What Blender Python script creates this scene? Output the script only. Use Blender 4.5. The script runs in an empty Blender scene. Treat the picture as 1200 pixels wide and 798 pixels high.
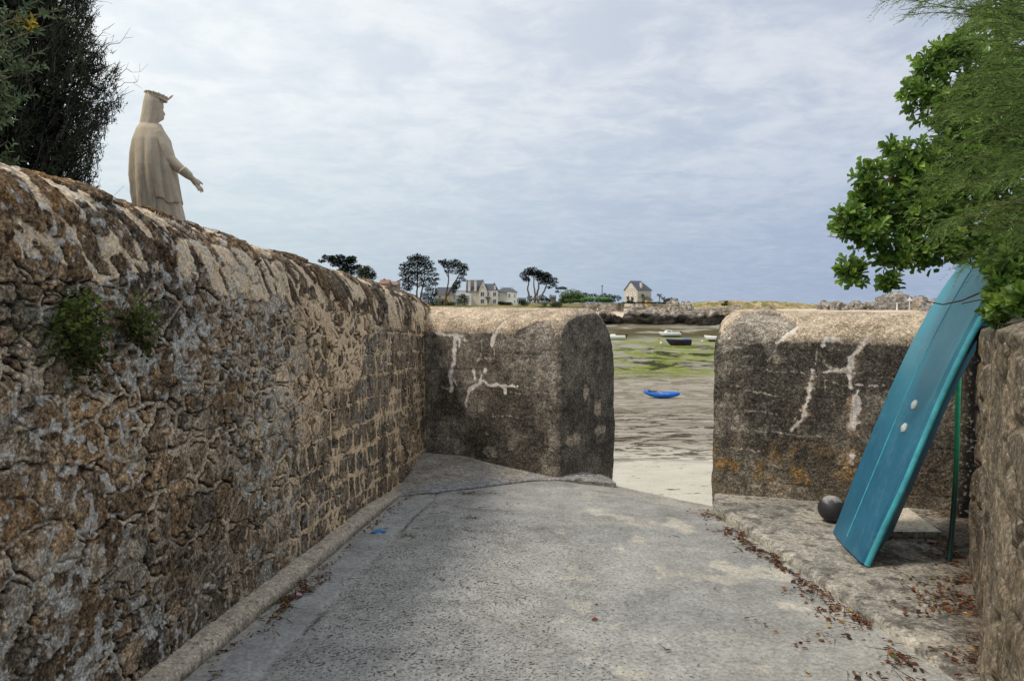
import bpy, math, random
import numpy as np
from mathutils import Vector, Matrix, Euler

rng = np.random.default_rng(11)
random.seed(11)
SC = bpy.context.scene
COL = SC.collection
R = math.radians

# ------------------------------------------------------------------ camera
EYE = 1.75
FPX = 850.0                       # focal length in photo pixels (1200 wide)
TH = math.atan(47 / FPX)          # the horizon sits 47 px above the middle
cam = bpy.data.cameras.new('camera')
cam.sensor_width = 36
cam.lens = FPX / 1200 * 36
cam.clip_start = 0.05
cam.clip_end = 60000
camo = bpy.data.objects.new('camera', cam)
COL.objects.link(camo)
camo.location = (0, 0, EYE)
camo.rotation_euler = (R(90) - TH, 0, 0)
SC.camera = camo

def ray(px, py):
    a = (px - 600) / FPX
    b = (399 - py) / FPX
    return np.array([a, math.cos(TH) + b * math.sin(TH), -math.sin(TH) + b * math.cos(TH)])

def at(px, py, Y):
    d = ray(px, py)
    return d / d[1] * Y + np.array([0, 0, EYE])

def onz(px, py, z0, s=0.0):
    """point on the plane z = z0 - s*Y"""
    d = ray(px, py)
    d = d / d[1]
    Y = (EYE - z0) / (-d[2] - s)
    return d * Y + np.array([0, 0, EYE])

RS = 0.05
def ramp_z(Y): return 0.1625 - RS * np.asarray(Y, float)
def onramp(px, py, up=0.0): return onz(px, py, 0.1625 + up, RS)
PZ0, PS = 0.146, 0.0333
def plat_z(Y): return PZ0 - PS * np.asarray(Y, float)
def onplat(px, py, up=0.0): return onz(px, py, PZ0 + up, PS)

# ------------------------------------------------------------------ numpy noise
def h01(ix, iy, iz=0, seed=0):
    with np.errstate(over='ignore'):
        x = (np.asarray(ix).astype(np.int64) * 374761393 + np.asarray(iy).astype(np.int64) * 668265263
             + np.asarray(iz).astype(np.int64) * 2147483647 + seed * 974634777)
        x = (x ^ (x >> 13)) * 1274126177
        x = x ^ (x >> 16)
        x = (x * 2246822519) & 0xffffffff
        x = x ^ (x >> 15)
    return (x & 0xffffff).astype(float) / 0xffffff

def sm(t): return t * t * (3 - 2 * t)
def ss(a, b, x):
    t = np.clip((x - a) / (b - a), 0, 1)
    return sm(t)

def vn2(x, y, seed=0):
    ix, iy = np.floor(x), np.floor(y)
    fx, fy = sm(x - ix), sm(y - iy)
    a = h01(ix, iy, 0, seed); b = h01(ix + 1, iy, 0, seed)
    c = h01(ix, iy + 1, 0, seed); d = h01(ix + 1, iy + 1, 0, seed)
    return (a * (1 - fx) + b * fx) * (1 - fy) + (c * (1 - fx) + d * fx) * fy

def fbm2(x, y, o=4, seed=0):
    s = 0; amp = .5; t = 0
    for k in range(o):
        s = s + amp * vn2(x, y, seed + k * 17); t += amp
        x = x * 2.03 + 13.7; y = y * 2.03 + 7.1; amp *= .5
    return s / t

def vn3(x, y, z, seed=0):
    ix, iy, iz = np.floor(x), np.floor(y), np.floor(z)
    fx, fy, fz = sm(x - ix), sm(y - iy), sm(z - iz)
    r = 0
    for dx in (0, 1):
        for dy in (0, 1):
            for dz in (0, 1):
                w = (fx if dx else 1 - fx) * (fy if dy else 1 - fy) * (fz if dz else 1 - fz)
                r = r + w * h01(ix + dx, iy + dy, iz + dz, seed)
    return r

def fbm3(P, f, o=4, seed=0):
    x, y, z = P[..., 0] * f, P[..., 1] * f, P[..., 2] * f
    s = 0; amp = .5; t = 0
    for k in range(o):
        s = s + amp * vn3(x, y, z, seed + k * 17); t += amp
        x = x * 2.03 + 3.7; y = y * 2.03 + 7.1; z = z * 2.03 + 1.3; amp *= .5
    return s / t

def worley(u, v, cx, cy, jx, jy, seed, shift=0.0):
    """cell noise in metres: distance to the cell border and two random numbers per cell"""
    iy = np.floor(v / cy)
    px, py, hs = [], [], []
    for dy in (-1, 0, 1):
        r = iy + dy
        off = shift * h01(r, 5, 0, seed + 3)
        ix = np.floor(u / cx - off)
        for dx in (-1, 0, 1):
            c = ix + dx
            px.append((c + .5 + off + jx * (h01(c, r, 0, seed) - .5)) * cx)
            py.append((r + .5 + jy * (h01(c, r, 1, seed) - .5)) * cy)
            hs.append((c, r))
    px = np.stack(px); py = np.stack(py)
    k = np.argmin((px - u) ** 2 / cx ** 2 + (py - v) ** 2 / cy ** 2, axis=0)
    I = np.indices(k.shape)
    ax, ay = px[(k, *I)], py[(k, *I)]
    C = np.stack([c for c, r in hs])[(k, *I)]
    Q = np.stack([r for c, r in hs])[(k, *I)]
    e = np.full(u.shape, 9.0)
    for n in range(9):
        bx, by = px[n], py[n]
        gx, gy = (bx - ax) / cx ** 2, (by - ay) / cy ** 2
        m = np.hypot(gx, gy)
        d = ((bx + ax) / 2 - u) * gx + ((by + ay) / 2 - v) * gy
        d = np.where(m > 1e-6, d / np.maximum(m, 1e-6), 9.0)
        e = np.minimum(e, d)
    return e, h01(C, Q, 2, seed), h01(C, Q, 3, seed), u - ax, v - ay

def seg_dist(u, v, pts):
    d = np.full(u.shape, 99.0)
    for (a, b), (c, e) in zip(pts[:-1], pts[1:]):
        dx, dy = c - a, e - b
        t = np.clip(((u - a) * dx + (v - b) * dy) / (dx * dx + dy * dy + 1e-12), 0, 1)
        d = np.minimum(d, np.hypot(u - a - t * dx, v - b - t * dy))
    return d

def mixc(a, b, t):
    t = np.asarray(t)[..., None]
    return np.asarray(a) * (1 - t) + np.asarray(b) * t

# ------------------------------------------------------------------ mesh building
def cross(a, b): return np.cross(a, b)
def unit(a):
    a = np.asarray(a, float)
    return a / np.maximum(np.linalg.norm(a, axis=-1, keepdims=True), 1e-9)

class MB:
    def __init__(s): s.v = []; s.f = {}; s.c = []; s.n = 0
    def add(s, v, f, c=None):
        v = np.asarray(v, float).reshape(-1, 3)
        f = np.asarray(f, int)
        s.f.setdefault(f.shape[1], []).append(f + s.n)
        s.v.append(v); s.n += len(v)
        if c is None: c = (1, 1, 1)
        c = np.asarray(c, float)
        s.c.append(np.broadcast_to(c, (len(v), 3)) if c.ndim == 1 else c)
        return s
    def ngon(s, v, c=None):
        return s.add(v, [list(range(len(v)))], c)
    def box(s, x0, x1, y0, y1, z0, z1, c=None):
        v = [(x, y, z) for z in (z0, z1) for y in (y0, y1) for x in (x0, x1)]
        return s.add(v, [(0, 2, 3, 1), (4, 5, 7, 6), (0, 1, 5, 4), (2, 6, 7, 3), (0, 4, 6, 2), (1, 3, 7, 5)], c)
    def grid(s, P, c=None, closed=False):
        n, m = P.shape[:2]
        I = np.arange(n * m).reshape(n, m)
        if closed: I = np.concatenate([I, I[:, :1]], 1)
        f = np.stack([I[:-1, :-1], I[:-1, 1:], I[1:, 1:], I[1:, :-1]], -1).reshape(-1, 4)
        if c is not None:
            c = np.asarray(c, float)
            if c.ndim == 3: c = c.reshape(-1, 3)
        return s.add(P.reshape(-1, 3), f, c)
    def tube(s, pts, rad, sides=6, c=None, cap=True):
        pts = np.asarray(pts, float)
        rad = np.broadcast_to(np.asarray(rad, float), (len(pts),))
        t = unit(np.gradient(pts, axis=0))
        ref = np.array([0, 0, 1.0]) if abs(t[0][2]) < .8 else np.array([1.0, 0, 0])
        P = []
        for p, d, r in zip(pts, t, rad):
            a = unit(np.cross(d, ref)); b = np.cross(d, a); ref = -np.cross(a, d) if False else ref
            an = np.arange(sides) / sides * 2 * math.pi
            P.append(p + r * (np.cos(an)[:, None] * a + np.sin(an)[:, None] * b))
        P = np.stack(P)
        s.grid(P, c, True)
        if cap:
            s.ngon(P[0][::-1], c); s.ngon(P[-1], c)
        return s
    def ball(s, cen, r, n=12, m=18, c=None):
        r = np.broadcast_to(np.asarray(r, float), (3,))
        th = np.linspace(0.02, math.pi - .02, n)[:, None]; ph = np.arange(m)[None] / m * 2 * math.pi
        P = np.stack([np.sin(th) * np.cos(ph) * r[0], np.sin(th) * np.sin(ph) * r[1], np.cos(th) * r[2] + 0 * ph], -1) + np.asarray(cen)
        s.grid(P[::-1], c, True)
        s.ngon(P[0], c); s.ngon(P[-1][::-1], c)
        return s
    def mesh(s, name, smooth=False):
        me = bpy.data.meshes.new(name)
        V = np.concatenate(s.v)
        me.vertices.add(len(V)); me.vertices.foreach_set('co', V.ravel().astype(np.float32))
        loops, tot = [], []
        for k, fs in s.f.items():
            F = np.concatenate(fs); loops.append(F.ravel()); tot.append(np.full(len(F), k))
        L = np.concatenate(loops); T = np.concatenate(tot)
        me.loops.add(len(L)); me.loops.foreach_set('vertex_index', L.astype(np.int32))
        me.polygons.add(len(T))
        me.polygons.foreach_set('loop_start', np.concatenate([[0], np.cumsum(T)[:-1]]).astype(np.int32))
        me.polygons.foreach_set('loop_total', T.astype(np.int32))
        me.polygons.foreach_set('use_smooth', np.full(len(T), smooth, dtype=bool))
        me.update(calc_edges=True)
        C = np.concatenate(s.c)
        a = me.attributes.new('Col', 'FLOAT_COLOR', 'POINT')
        a.data.foreach_set('color', np.concatenate([C, np.ones((len(C), 1))], 1).ravel().astype(np.float32))
        return me
    def obj(s, name, mat, parent=None, smooth=False, bevel=0):
        o = bpy.data.objects.new(name, s.mesh(name, smooth))
        o.data.materials.append(mat)
        COL.objects.link(o)
        if parent is not None: o.parent = parent
        if bevel:
            b = o.modifiers.new('bevel', 'BEVEL'); b.width = bevel; b.segments = 2; b.limit_method = 'ANGLE'
        return o

def tag(o, label, cat, group=None):
    o['label'] = label; o['category'] = cat
    if group: o['group'] = group
    return o
def struct(o):
    o['kind'] = 'structure'; return o
def empty(name, loc, label, cat, group=None, rz=0):
    o = bpy.data.objects.new(name, None); COL.objects.link(o)
    o.location = loc; o.rotation_euler = (0, 0, rz); o.empty_display_size = .1
    return tag(o, label, cat, group)

# ------------------------------------------------------------------ materials
class G:
    def __init__(s, name):
        s.m = bpy.data.materials.new(name); s.m.use_nodes = True
        s.t = s.m.node_tree; s.t.nodes.clear()
        s.out = s.t.nodes.new('ShaderNodeOutputMaterial')
    def n(s, typ, ins=None, **kw):
        nd = s.t.nodes.new('ShaderNode' + typ)
        for k, v in kw.items(): setattr(nd, k, v)
        for k, v in (ins or {}).items():
            if isinstance(v, bpy.types.NodeSocket): s.t.links.new(v, nd.inputs[k])
            elif isinstance(v, bpy.types.Node): s.t.links.new(v.outputs[0], nd.inputs[k])
            else: nd.inputs[k].default_value = v
        return nd
    def pos(s, scale=(1, 1, 1)):
        tc = s.n('TexCoord')
        return s.n('Mapping', {'Vector': tc.outputs['Object'], 'Scale': scale}).outputs[0]
    def noise(s, vec, scale, detail=4, rough=.6, dist=0):
        return s.n('TexNoise', {'Vector': vec, 'Scale': scale, 'Detail': detail, 'Roughness': rough, 'Distortion': dist}).outputs[0]
    def vor(s, vec, scale, feature='F1'):
        return s.n('TexVoronoi', {'Vector': vec, 'Scale': scale}, feature=feature).outputs[0]
    def math(s, op, a, b=0.0, clamp=False):
        return s.n('Math', {0: a, 1: b}, operation=op, use_clamp=clamp).outputs[0]
    def rng(s, x, a, b, c=0.0, d=1.0, smooth=False):
        return s.n('MapRange', {0: x, 1: a, 2: b, 3: c, 4: d}, interpolation_type='SMOOTHSTEP' if smooth else 'LINEAR').outputs[0]
    def mix(s, f, a, b, mode='MIX'):
        nd = s.n('Mix', data_type='RGBA', blend_type=mode)
        for k, v in ((0, f), (6, a), (7, b)):
            if isinstance(v, bpy.types.NodeSocket): s.t.links.new(v, nd.inputs[k])
            else: nd.inputs[k].default_value = (tuple(v) + (1,)) if k and len(v) == 3 else v
        return nd.outputs[2]
    def ramp(s, x, stops):
        nd = s.n('ValToRGB', {0: x}); e = nd.color_ramp.elements
        while len(e) < len(stops): e.new(.5)
        for k, (p, c) in enumerate(stops): e[k].position = p; e[k].color = tuple(c) + (1,)
        return nd.outputs[0]
    def attr(s, name='Col'):
        return s.n('Attribute', attribute_name=name).outputs['Color']
    def bump(s, h, strength, dist, normal=None):
        ins = {'Strength': strength, 'Distance': dist, 'Height': h}
        if normal is not None: ins['Normal'] = normal
        return s.n('Bump', ins).outputs[0]
    def done(s, col, rough=.8, normal=None, spec=.3, metal=0., trans=0, coat=0):
        ins = {'Base Color': col, 'Roughness': rough, 'Specular IOR Level': spec, 'Metallic': metal, 'Coat Weight': coat}
        if not isinstance(col, bpy.types.NodeSocket): ins['Base Color'] = tuple(col) + (1,)
        if normal is not None: ins['Normal'] = normal
        b = s.n('BsdfPrincipled', ins)
        sh = b.outputs[0]
        if trans:
            tr = s.n('BsdfTranslucent', {'Color': ins['Base Color']})
            sh = s.n('MixShader', {0: trans, 1: sh, 2: tr.outputs[0]}).outputs[0]
        s.t.links.new(sh, s.out.inputs[0])
        return s.m

def vcmat(name, grain=90, gamt=.55, blot=9, bamt=.35, bump=.6, bdist=.006, rough=.9, cells=0, camt=.5, speck=0.0, speck_s=60, spc=(.6, .57, .5)):
    """vertex colours carry the pattern, fine grain comes from noise"""
    g = G(name); p = g.pos()
    n1 = g.noise(p, grain, 5, .75); n2 = g.noise(p, blot, 5, .7)
    c = g.attr()
    f = g.math('MULTIPLY', g.rng(n1, .36, .64, 1 - gamt, 1 + gamt), g.rng(n2, .36, .64, 1 - bamt, 1 + bamt))
    h = g.math('ADD', g.math('MULTIPLY', n1, .6), g.noise(p, grain * .3, 4, .7))
    if cells:
        pw = g.n('VectorMath', {0: p, 1: g.n('VectorMath', {0: g.n('TexNoise', {'Vector': p, 'Scale': cells * .6, 'Detail': 2}).outputs['Color'], 'Scale': .9 / cells}, operation='SCALE').outputs[0]}, operation='ADD').outputs[0]
        v = g.n('TexVoronoi', {'Vector': pw, 'Scale': cells}); r = g.n('SeparateColor', {0: v.outputs['Color']}).outputs
        f = g.math('MULTIPLY', f, g.rng(g.math('POWER', r[0], 1.4), 0, 1, 1 - camt, 1 + camt * 1.25))
        v2 = g.n('TexVoronoi', {'Vector': p, 'Scale': cells * 2.1}); r2 = g.n('SeparateColor', {0: v2.outputs['Color']}).outputs
        f = g.math('MULTIPLY', f, g.rng(r2[1], 0, 1, 1 - camt * .7, 1 + camt * .8))
        h = g.math('ADD', h, g.math('MULTIPLY', g.math('ADD', r[0], r2[1]), .35))
    lum = g.n('SeparateColor', {0: c}).outputs[1]
    keep = g.rng(lum, .32, .70, 1.0, .30)
    f = g.math('ADD', 1.0, g.math('MULTIPLY', g.math('SUBTRACT', f, 1.0), keep))
    c = g.mix(1.0, c, g.n('CombineColor', {0: f, 1: f, 2: f}).outputs[0], 'MULTIPLY')
    if speck:
        a = g.noise(p, speck_s, 3, .6)
        c = g.mix(g.rng(a, .58, .64, 0, speck), c, spc)
        b = g.noise(g.pos((1.1, 1.1, 1.1)), speck_s * .8, 3, .6)
        c = g.mix(g.rng(b, .56, .62, 0, speck), c, (.02, .018, .015))
    return g.done(c, rough, g.bump(h, bump, bdist), .2)

def pmat(name, col, rough=.6, var=.2, scale=12, bump=.15, bdist=.004, spec=.4, metal=0, coat=0, dirt=None, use_attr=False):
    g = G(name); p = g.pos()
    n1 = g.noise(p, scale, 5, .65)
    base = g.attr() if use_attr else None
    f = g.rng(n1, .25, .75, 1 - var, 1 + var)
    fc = g.n('CombineColor', {0: f, 1: f, 2: f}).outputs[0]
    c = g.mix(1.0, base if use_attr else col, fc, 'MULTIPLY')
    if dirt:
        c = g.mix(g.rng(g.noise(p, scale * .35, 6, .7), .5, .72, 0, dirt[1]), c, dirt[0])
    return g.done(c, g.rng(n1, .2, .8, rough - .08, rough + .1), g.bump(g.noise(p, scale * 4, 3, .6), bump, bdist), spec, metal, 0, coat)

def leafmat(name, rough=.5, trans=.25, spec=.4):
    g = G(name)
    n = g.noise(g.pos(), 40, 2, .5)
    f = g.rng(n, .3, .7, .75, 1.25)
    c = g.mix(1.0, g.attr(), g.n('CombineColor', {0: f, 1: f, 2: f}).outputs[0], 'MULTIPLY')
    return g.done(c, rough, None, spec, 0, trans)

M_RUBBLE = vcmat('rubble_masonry', 85, .42, 20, .14, .8, .006, .93, 95, .44, .34, 62, (.46, .40, .30))
M_CONC = vcmat('old_concrete', 80, .52, 12, .32, 1.0, .008, .93, 70, .44, .36, 44, (.44, .40, .33))
M_SLAB = vcmat('trowelled_concrete', 80, .30, 12, .22, .8, .006, .92, 60, .26, .45, 34, (.50, .46, .38))
M_FARROCK = vcmat('granite_rock', 1.2, .35, .3, .35, .6, .3, .95)
M_LEAF = leafmat('glossy_leaf', .36, .35, .5)
M_TAM = leafmat('feathery_leaf', .7, .3, .2)
M_DULL = leafmat('dull_leaf', .75, .15, .15)
M_PINE = leafmat('conifer_foliage', .8, .08, .1)
M_BARK = vcmat('bark', 70, .5, 8, .3, .7, .01)
M_FARBARK = vcmat('pine_bark', 3, .3, 1, .3, .4, .05)
M_LITTER = leafmat('dead_leaf', .8, .1, .2)

# ------------------------------------------------------------------ world + sun
SUN_DIR = unit(np.array([-.50, -.22, .84]))     # towards the sun
elev = math.asin(SUN_DIR[2]); azim = math.atan2(SUN_DIR[0], SUN_DIR[1])
W = bpy.data.worlds.new('World'); SC.world = W; W.use_nodes = True
nt = W.node_tree; nt.nodes.clear()
g = G.__new__(G); g.t = nt; g.m = None
g.out = nt.nodes.new('ShaderNodeOutputWorld')
sky = g.n('TexSky', sky_type='NISHITA', sun_disc=False, sun_elevation=elev, sun_rotation=azim, air_density=1.2, dust_density=2.5, ozone_density=1.5)
tc = g.n('TexCoord')
sep = g.n('SeparateXYZ', {0: tc.outputs['Generated']})
X, Y_, Z = sep.outputs
zz = g.math('MAXIMUM', Z, 0.0)
den = g.math('ADD', zz, .16)
cv = g.n('CombineXYZ', {0: g.math('DIVIDE', X, den), 1: g.math('DIVIDE', Y_, den), 2: 0.0}).outputs[0]
cvs = g.n('Mapping', {'Vector': cv, 'Scale': (1.15, 1.25, 1), 'Rotation': (0, 0, R(-6))}).outputs[0]
big = g.noise(cvs, .9, 5, .55, .35)
mid = g.noise(cvs, 3.2, 6, .6, .5)
fine = g.noise(cvs, 9.0, 6, .62, .3)
cl = g.math('ADD', g.math('ADD', g.math('MULTIPLY', big, .45), g.math('MULTIPLY', mid, .40)), g.math('MULTIPLY', fine, .15))
cl = g.rng(cl, .40, .60, 0, 1, True)
# bank brightness: lighter to the left, greyer and lilac to the right
lr = g.rng(X, -.6, .55, 0, 1, True)
lit = g.mix(lr, (9.7, 10.0, 10.0), (7.0, 7.4, 8.1))
shd = g.mix(lr, (8.0, 8.7, 9.2), (4.8, 5.4, 6.6))
cloud = g.mix(cl, shd, lit)
hz = g.mix(lr, (5.6, 6.7, 7.3), (3.3, 4.2, 5.9))
hzf = g.rng(Z, .02, .30, .92, 0, True)
hzf2 = g.math('MULTIPLY', hzf, g.rng(fine, .35, .7, 1.0, .82))
cloud = g.mix(hzf2, cloud, hz)
skyc = g.mix(.93, sky.outputs[0], cloud)
bg = g.n('Background', {'Color': skyc, 'Strength': .105})
nt.links.new(bg.outputs[0], g.out.inputs[0])

sl = bpy.data.lights.new('sun', 'SUN'); sl.energy = 2.1; sl.angle = R(12); sl.color = (1, .925, .81)
so = bpy.data.objects.new('sun', sl); COL.objects.link(so)
so.rotation_euler = Vector(SUN_DIR).to_track_quat('Z', 'Y').to_euler()
so.location = (-10, -5, 20)
SC.view_settings.view_transform = 'Standard'; SC.view_settings.look = 'None'
SC.view_settings.exposure = 0; SC.view_settings.gamma = 1

# ------------------------------------------------------------------ the left rubble wall
WX0, WS = -1.963, .105                     # front face: x = WX0 + WS*Y
wl = math.hypot(1, WS)
wdir = np.array([WS, 1, 0]) / wl           # along the wall, away from the camera
wout = np.array([1, -WS, 0]) / wl          # out of the face, towards the ramp
def wall_point(Y): return np.array([WX0 + WS * Y, Y, 0])
def top_z(Y): return 2.462 - .071 * Y
def rubble_wall():
    ys = [0.2]
    while ys[-1] < 9.28: ys.append(ys[-1] + max(.0049, .00165 * ys[-1]))
    Yu = np.array(ys)
    m_face, m_arc, m_back = 330, 120, 8
    t = np.concatenate([np.linspace(0, 1, m_face), 1 + np.linspace(0, 1, m_arc + 1)[1:], 2 + np.linspace(0, 1, m_back + 1)[1:]])
    Yg, T = np.meshgrid(Yu, t, indexing='ij')
    Rr = .27
    zt = top_z(Yg); zs = zt - Rr; zb = ramp_z(Yg) - .12
    depth = np.where(T <= 1, .035 * np.clip(T, 0, 1), 0)
    ang = np.clip(T - 1, 0, 1) * math.pi
    z = np.where(T <= 1, zb + (zs - zb) * np.clip(T, 0, 1), np.where(T <= 2, zs + Rr * np.abs(np.sin(ang)) ** .9, zs + (.9 - zs) * (T - 2)))
    back = np.where(T <= 1, depth, np.where(T <= 2, .035 + Rr * (1 - np.cos(ang)), .035 + 2 * Rr))
    nz = np.where(T <= 1, 0, np.where(T <= 2, np.sin(ang), 0)); no = np.where(T <= 1, 1, np.where(T <= 2, np.cos(ang), -1))
    v = np.where(T <= 1, z, np.where(T <= 2, zs + Rr * ang, zs + Rr * math.pi + (zs - z)))
    u = Yg * wl
    # layouts of stone
    N2 = lambda f, o, sd, k=1.0: fbm2(u * f, v * f * k, o, sd)
    w1, w2 = N2(11, 4, 1) - .5, N2(11, 4, 2) - .5
    wu, wv = u + .05 * w1, v + .05 * w2
    eA, rA, sA, ax, ay = worley(wu, wv, .20, .150, .9, .85, 21)
    eA2, rA2, sA2, ax2, ay2 = worley(wu + .3, wv + .1, .11, .080, .9, .9, 25)
    small = ss(.60, .64, N2(2.6, 2, 77)) > .5
    eA, rA, sA, ax, ay = [np.where(small, q, p) for p, q in ((eA, eA2), (rA, rA2), (sA, sA2), (ax, ax2), (ay, ay2))]
    CB = .20
    row_w = v + .052 * u + .05 * (fbm2(u * 2.2, v * 2.2, 3, 6) - .5)
    eB, rB, sB, bx, by = worley(u + .022 * w1, row_w + .02 * w2, .17, CB, .95, .22, 41, 1.0)
    eB2, rB2, sB2, bx2, by2 = worley(u + .022 * w1 + 2, row_w + .02 * w2, .10, CB * .5, .95, .3, 43, 1.0)
    sb = ss(.54, .58, fbm2(u * 3.0, row_w * 4, 2, 79)) > .5
    eB, rB, sB, bx, by = [np.where(sb, q, p) for p, q in ((eB, eB2), (rB, rB2), (sB, sB2), (bx, bx2), (by, by2))]
    rw = row_w + .012 * w2
    rowd = CB * (.5 - np.abs(rw / CB - np.floor(rw / CB) - .5))
    vt = v - zt
    wuc = u + .78 * vt + .05 * w1 + .05 * (fbm2(u * 2.5, v * 2.5, 2, 8) - .5); wvc = vt + .05 * w2
    eC, rC, sC, cx_, cy_ = worley(wuc, wvc, .140, .25, .9, .9, 61)
    # rows show in the far lower part, rubble elsewhere
    mB = ss(-.05, .05, (u - 4.1) * .50 - (v - .35) * 1.15 + .9 * (N2(1.4, 3, 12) - .5))
    mC = ss(-.006, .006, v - (zs - .11) + .30 * (fbm2(u * 3.5 + vt, v * 1.2, 3, 15) - .5))
    sel = lambda a, b, c: np.where(mC > .5, c, np.where(mB > .5, b, a))
    e = sel(eA, eB, eC); r = sel(rA, rB, rC); s2 = sel(sA, sB, sC); tx = sel(ax, bx, cx_ * .6); ty = sel(ay, by, cy_ * .25)
    far = ss(3.4, 6.0, u + .5 * (N2(1.5, 2, 13) - .5))
    wob, wob2 = N2(30, 3, 31), N2(6, 3, 33)
    q2 = ss(.30, .72, wob2)
    mw = sel(-.001 + .019 * q2 + .006 * far, -.001 + .026 * q2, -.004 + .060 * q2 * (.25 + 1.0 * s2)) + .020 * (wob - .5)
    mort = 1 - ss(-.0025, .0035, e - mw)
    hm = (1 - ss(.001, .007, rowd - .026 * q2 + .002 - .018 * (wob - .5))) * mB * (1 - mC) * (1 - sb * .3)
    mort = np.maximum(mort, hm)
    # mortar smeared over parts of the rubble and in tongues under the coping
    smear = ss(.56, .59, N2(8, 4, 51)) * ss(.50, .62, N2(1.7, 3, 53)) * (1 - mC) * (1 - .75 * mB)
    tong = ss(.46, .50, fbm2(wuc * 9, vt * 2.4, 4, 36)) * np.exp(-((vt + .30) / .16) ** 2) * ss(.42, .55, fbm2(u * 2.2, v * 0, 2, 38))
    smear = np.maximum(smear, ss(.47, .51, N2(10, 4, 54)) * far * (1 - mB * .85) * (1 - mC))
    mort = np.maximum(mort, np.maximum(smear * .9, ss(.25, .4, tong)))
    bulge = ss(0, .016, e - mw)
    hgt = bulge * sel(.004 + .016 * r, .004 + .012 * r, .003 + .012 * r)
    hgt = hgt + bulge * (1 - mort) * (tx * (r - .5) + ty * (s2 - .5)) * .26
    grit = N2(42, 4, 71); pitn = N2(95, 2, 73)
    hgt = hgt + .014 * (grit - .5) * (1 - .3 * mort) + .007 * (pitn - .5) + .018 * (N2(3, 3, 72) - .5)
    hgt = hgt + mort * (.004 + .014 * (N2(13, 3, 74) - .42))
    low = ss(.25, -.3, sel(ty / .09, by / .09, cy_))           # joints gape more along the underside of a stone
    crev = ss(.49, .55, N2(6.5, 3, 81) + .09 * low) * (1 - ss(.0025, .0075, np.abs(e - mw - .003 + .004 * (wob - .5)))) * (1 - .7 * mC)
    hgt = hgt - .022 * crev
    def hole(px, py, hw, hh, dep):
        d = ray(px, py); d = d / d[1]; Yh = -WX0 / (WS - d[0]) ; zh = EYE + d[2] * Yh
        q = np.maximum(np.abs(u - Yh * wl) / hw, np.abs(v - zh) / hh) + .35 * (wob - .5)
        return dep * (1 - ss(.75, 1.05, q))
    hol = hole(395, 507, .048, .125, .16) + hole(149, 402, .035, .03, .10) + hole(163, 415, .02, .02, .05) + hole(172, 447, .03, .02, .06)
    hgt = hgt - hol
    # stone colours
    pal = np.array([[.205, .150, .096], [.150, .112, .076], [.240, .182, .122], [.120, .100, .078], [.185, .155, .118], [.235, .165, .10]])
    base = pal[np.clip((r * 6).astype(int), 0, 5)] * (.72 + .56 * s2)[..., None]
    gB = np.array([[.135, .118, .094], [.190, .156, .115], [.105, .095, .080], [.225, .180, .128]])[np.clip((r * 4).astype(int), 0, 3)] * (.75 + .5 * s2)[..., None]
    base = mixc(base, gB, mB * .85 * (1 - mC))
    base = mixc(base, base * np.array([.70, .68, .66]), mC)
    warm = ss(.50, .62, N2(3.2, 4, 91)) * (1 - far)
    base = mixc(base, (.27, .17, .085), warm * .28)
    base = base * (.42 + 1.16 * N2(34, 3, 92))[..., None] * (.55 + .9 * N2(120, 2, 93))[..., None]
    dkp = ss(.60, .66, N2(48, 3, 94)); base = base * (1 - .72 * dkp)[..., None]
    mcol = mixc((.36, .31, .245), (.74, .575, .39), far)
    mcol = mixc(mcol, (.76, .635, .475), mC * .95)
    mcol = mcol * (.60 + .8 * N2(15, 4, 95))[..., None] * (.75 + .5 * N2(90, 2, 96))[..., None]
    colr = mixc(base, mcol, mort * np.where(mC + far > .5, .97, .88))
    dk = ss(.47, .62, fbm2(u * 1.5, v * 2.1, 4, 101))
    colr = colr * np.array([1.23, 1.15, 1.04]) * (1 - .36 * dk * (1 - mC * .8) * (1 - .5 * far))[..., None]
    # occlusion shade painted into the hollows, paler on what stands proud
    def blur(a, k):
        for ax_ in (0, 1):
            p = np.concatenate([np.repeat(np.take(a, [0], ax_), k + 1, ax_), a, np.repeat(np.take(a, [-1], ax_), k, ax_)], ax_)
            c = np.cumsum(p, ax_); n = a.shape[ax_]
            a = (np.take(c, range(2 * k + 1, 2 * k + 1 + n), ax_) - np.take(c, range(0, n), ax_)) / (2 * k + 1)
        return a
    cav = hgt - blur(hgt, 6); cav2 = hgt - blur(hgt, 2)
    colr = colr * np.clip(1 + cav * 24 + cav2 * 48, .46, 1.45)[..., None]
    colr = colr * (1 - .88 * crev - .9 * np.clip(hol * 9, 0, 1))[..., None].clip(.03, 1)  # shadow gaps of joints and holes darkened in the colour
    # lichens
    lz = ss(.52, .62, fbm2(u * 1.1 + 3, v * 1.2, 3, 111)) * (1 - .8 * far) * (1 - .7 * mC)
    li = ss(.55, .585, N2(17, 4, 112)) * lz
    colr = mixc(colr, np.array([.50, .485, .43]) * (.6 + .8 * N2(60, 2, 119))[..., None], li * .85)
    ldot = ss(.72, .75, vn2(u * 33, v * 33, 113)) * ss(.45, .6, N2(1.7, 3, 114)) * (1 - .7 * far)
    colr = mixc(colr, (.62, .60, .54), ldot * .75)
    og = ss(.53, .60, N2(9, 4, 115)) * np.clip(ss(-.40, -.02, vt) * (1 - .85 * ss(2.6, 4.6, u)) + ss(.60, .74, N2(1.4, 2, 116)) * .55 * (1 - far), 0, 1)
    colr = mixc(colr, np.array([.36, .19, .065]) * (.5 + 1.0 * N2(50, 2, 117))[..., None], og * .62 * (1 - .7 * mort))
    moss = ss(.50, .6, N2(9, 3, 118)) * np.exp(-((u - 2.82) / .3) ** 2 - ((v - 1.62) / .22) ** 2)
    colr = mixc(colr, (.05, .065, .025), moss * .8)
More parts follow.
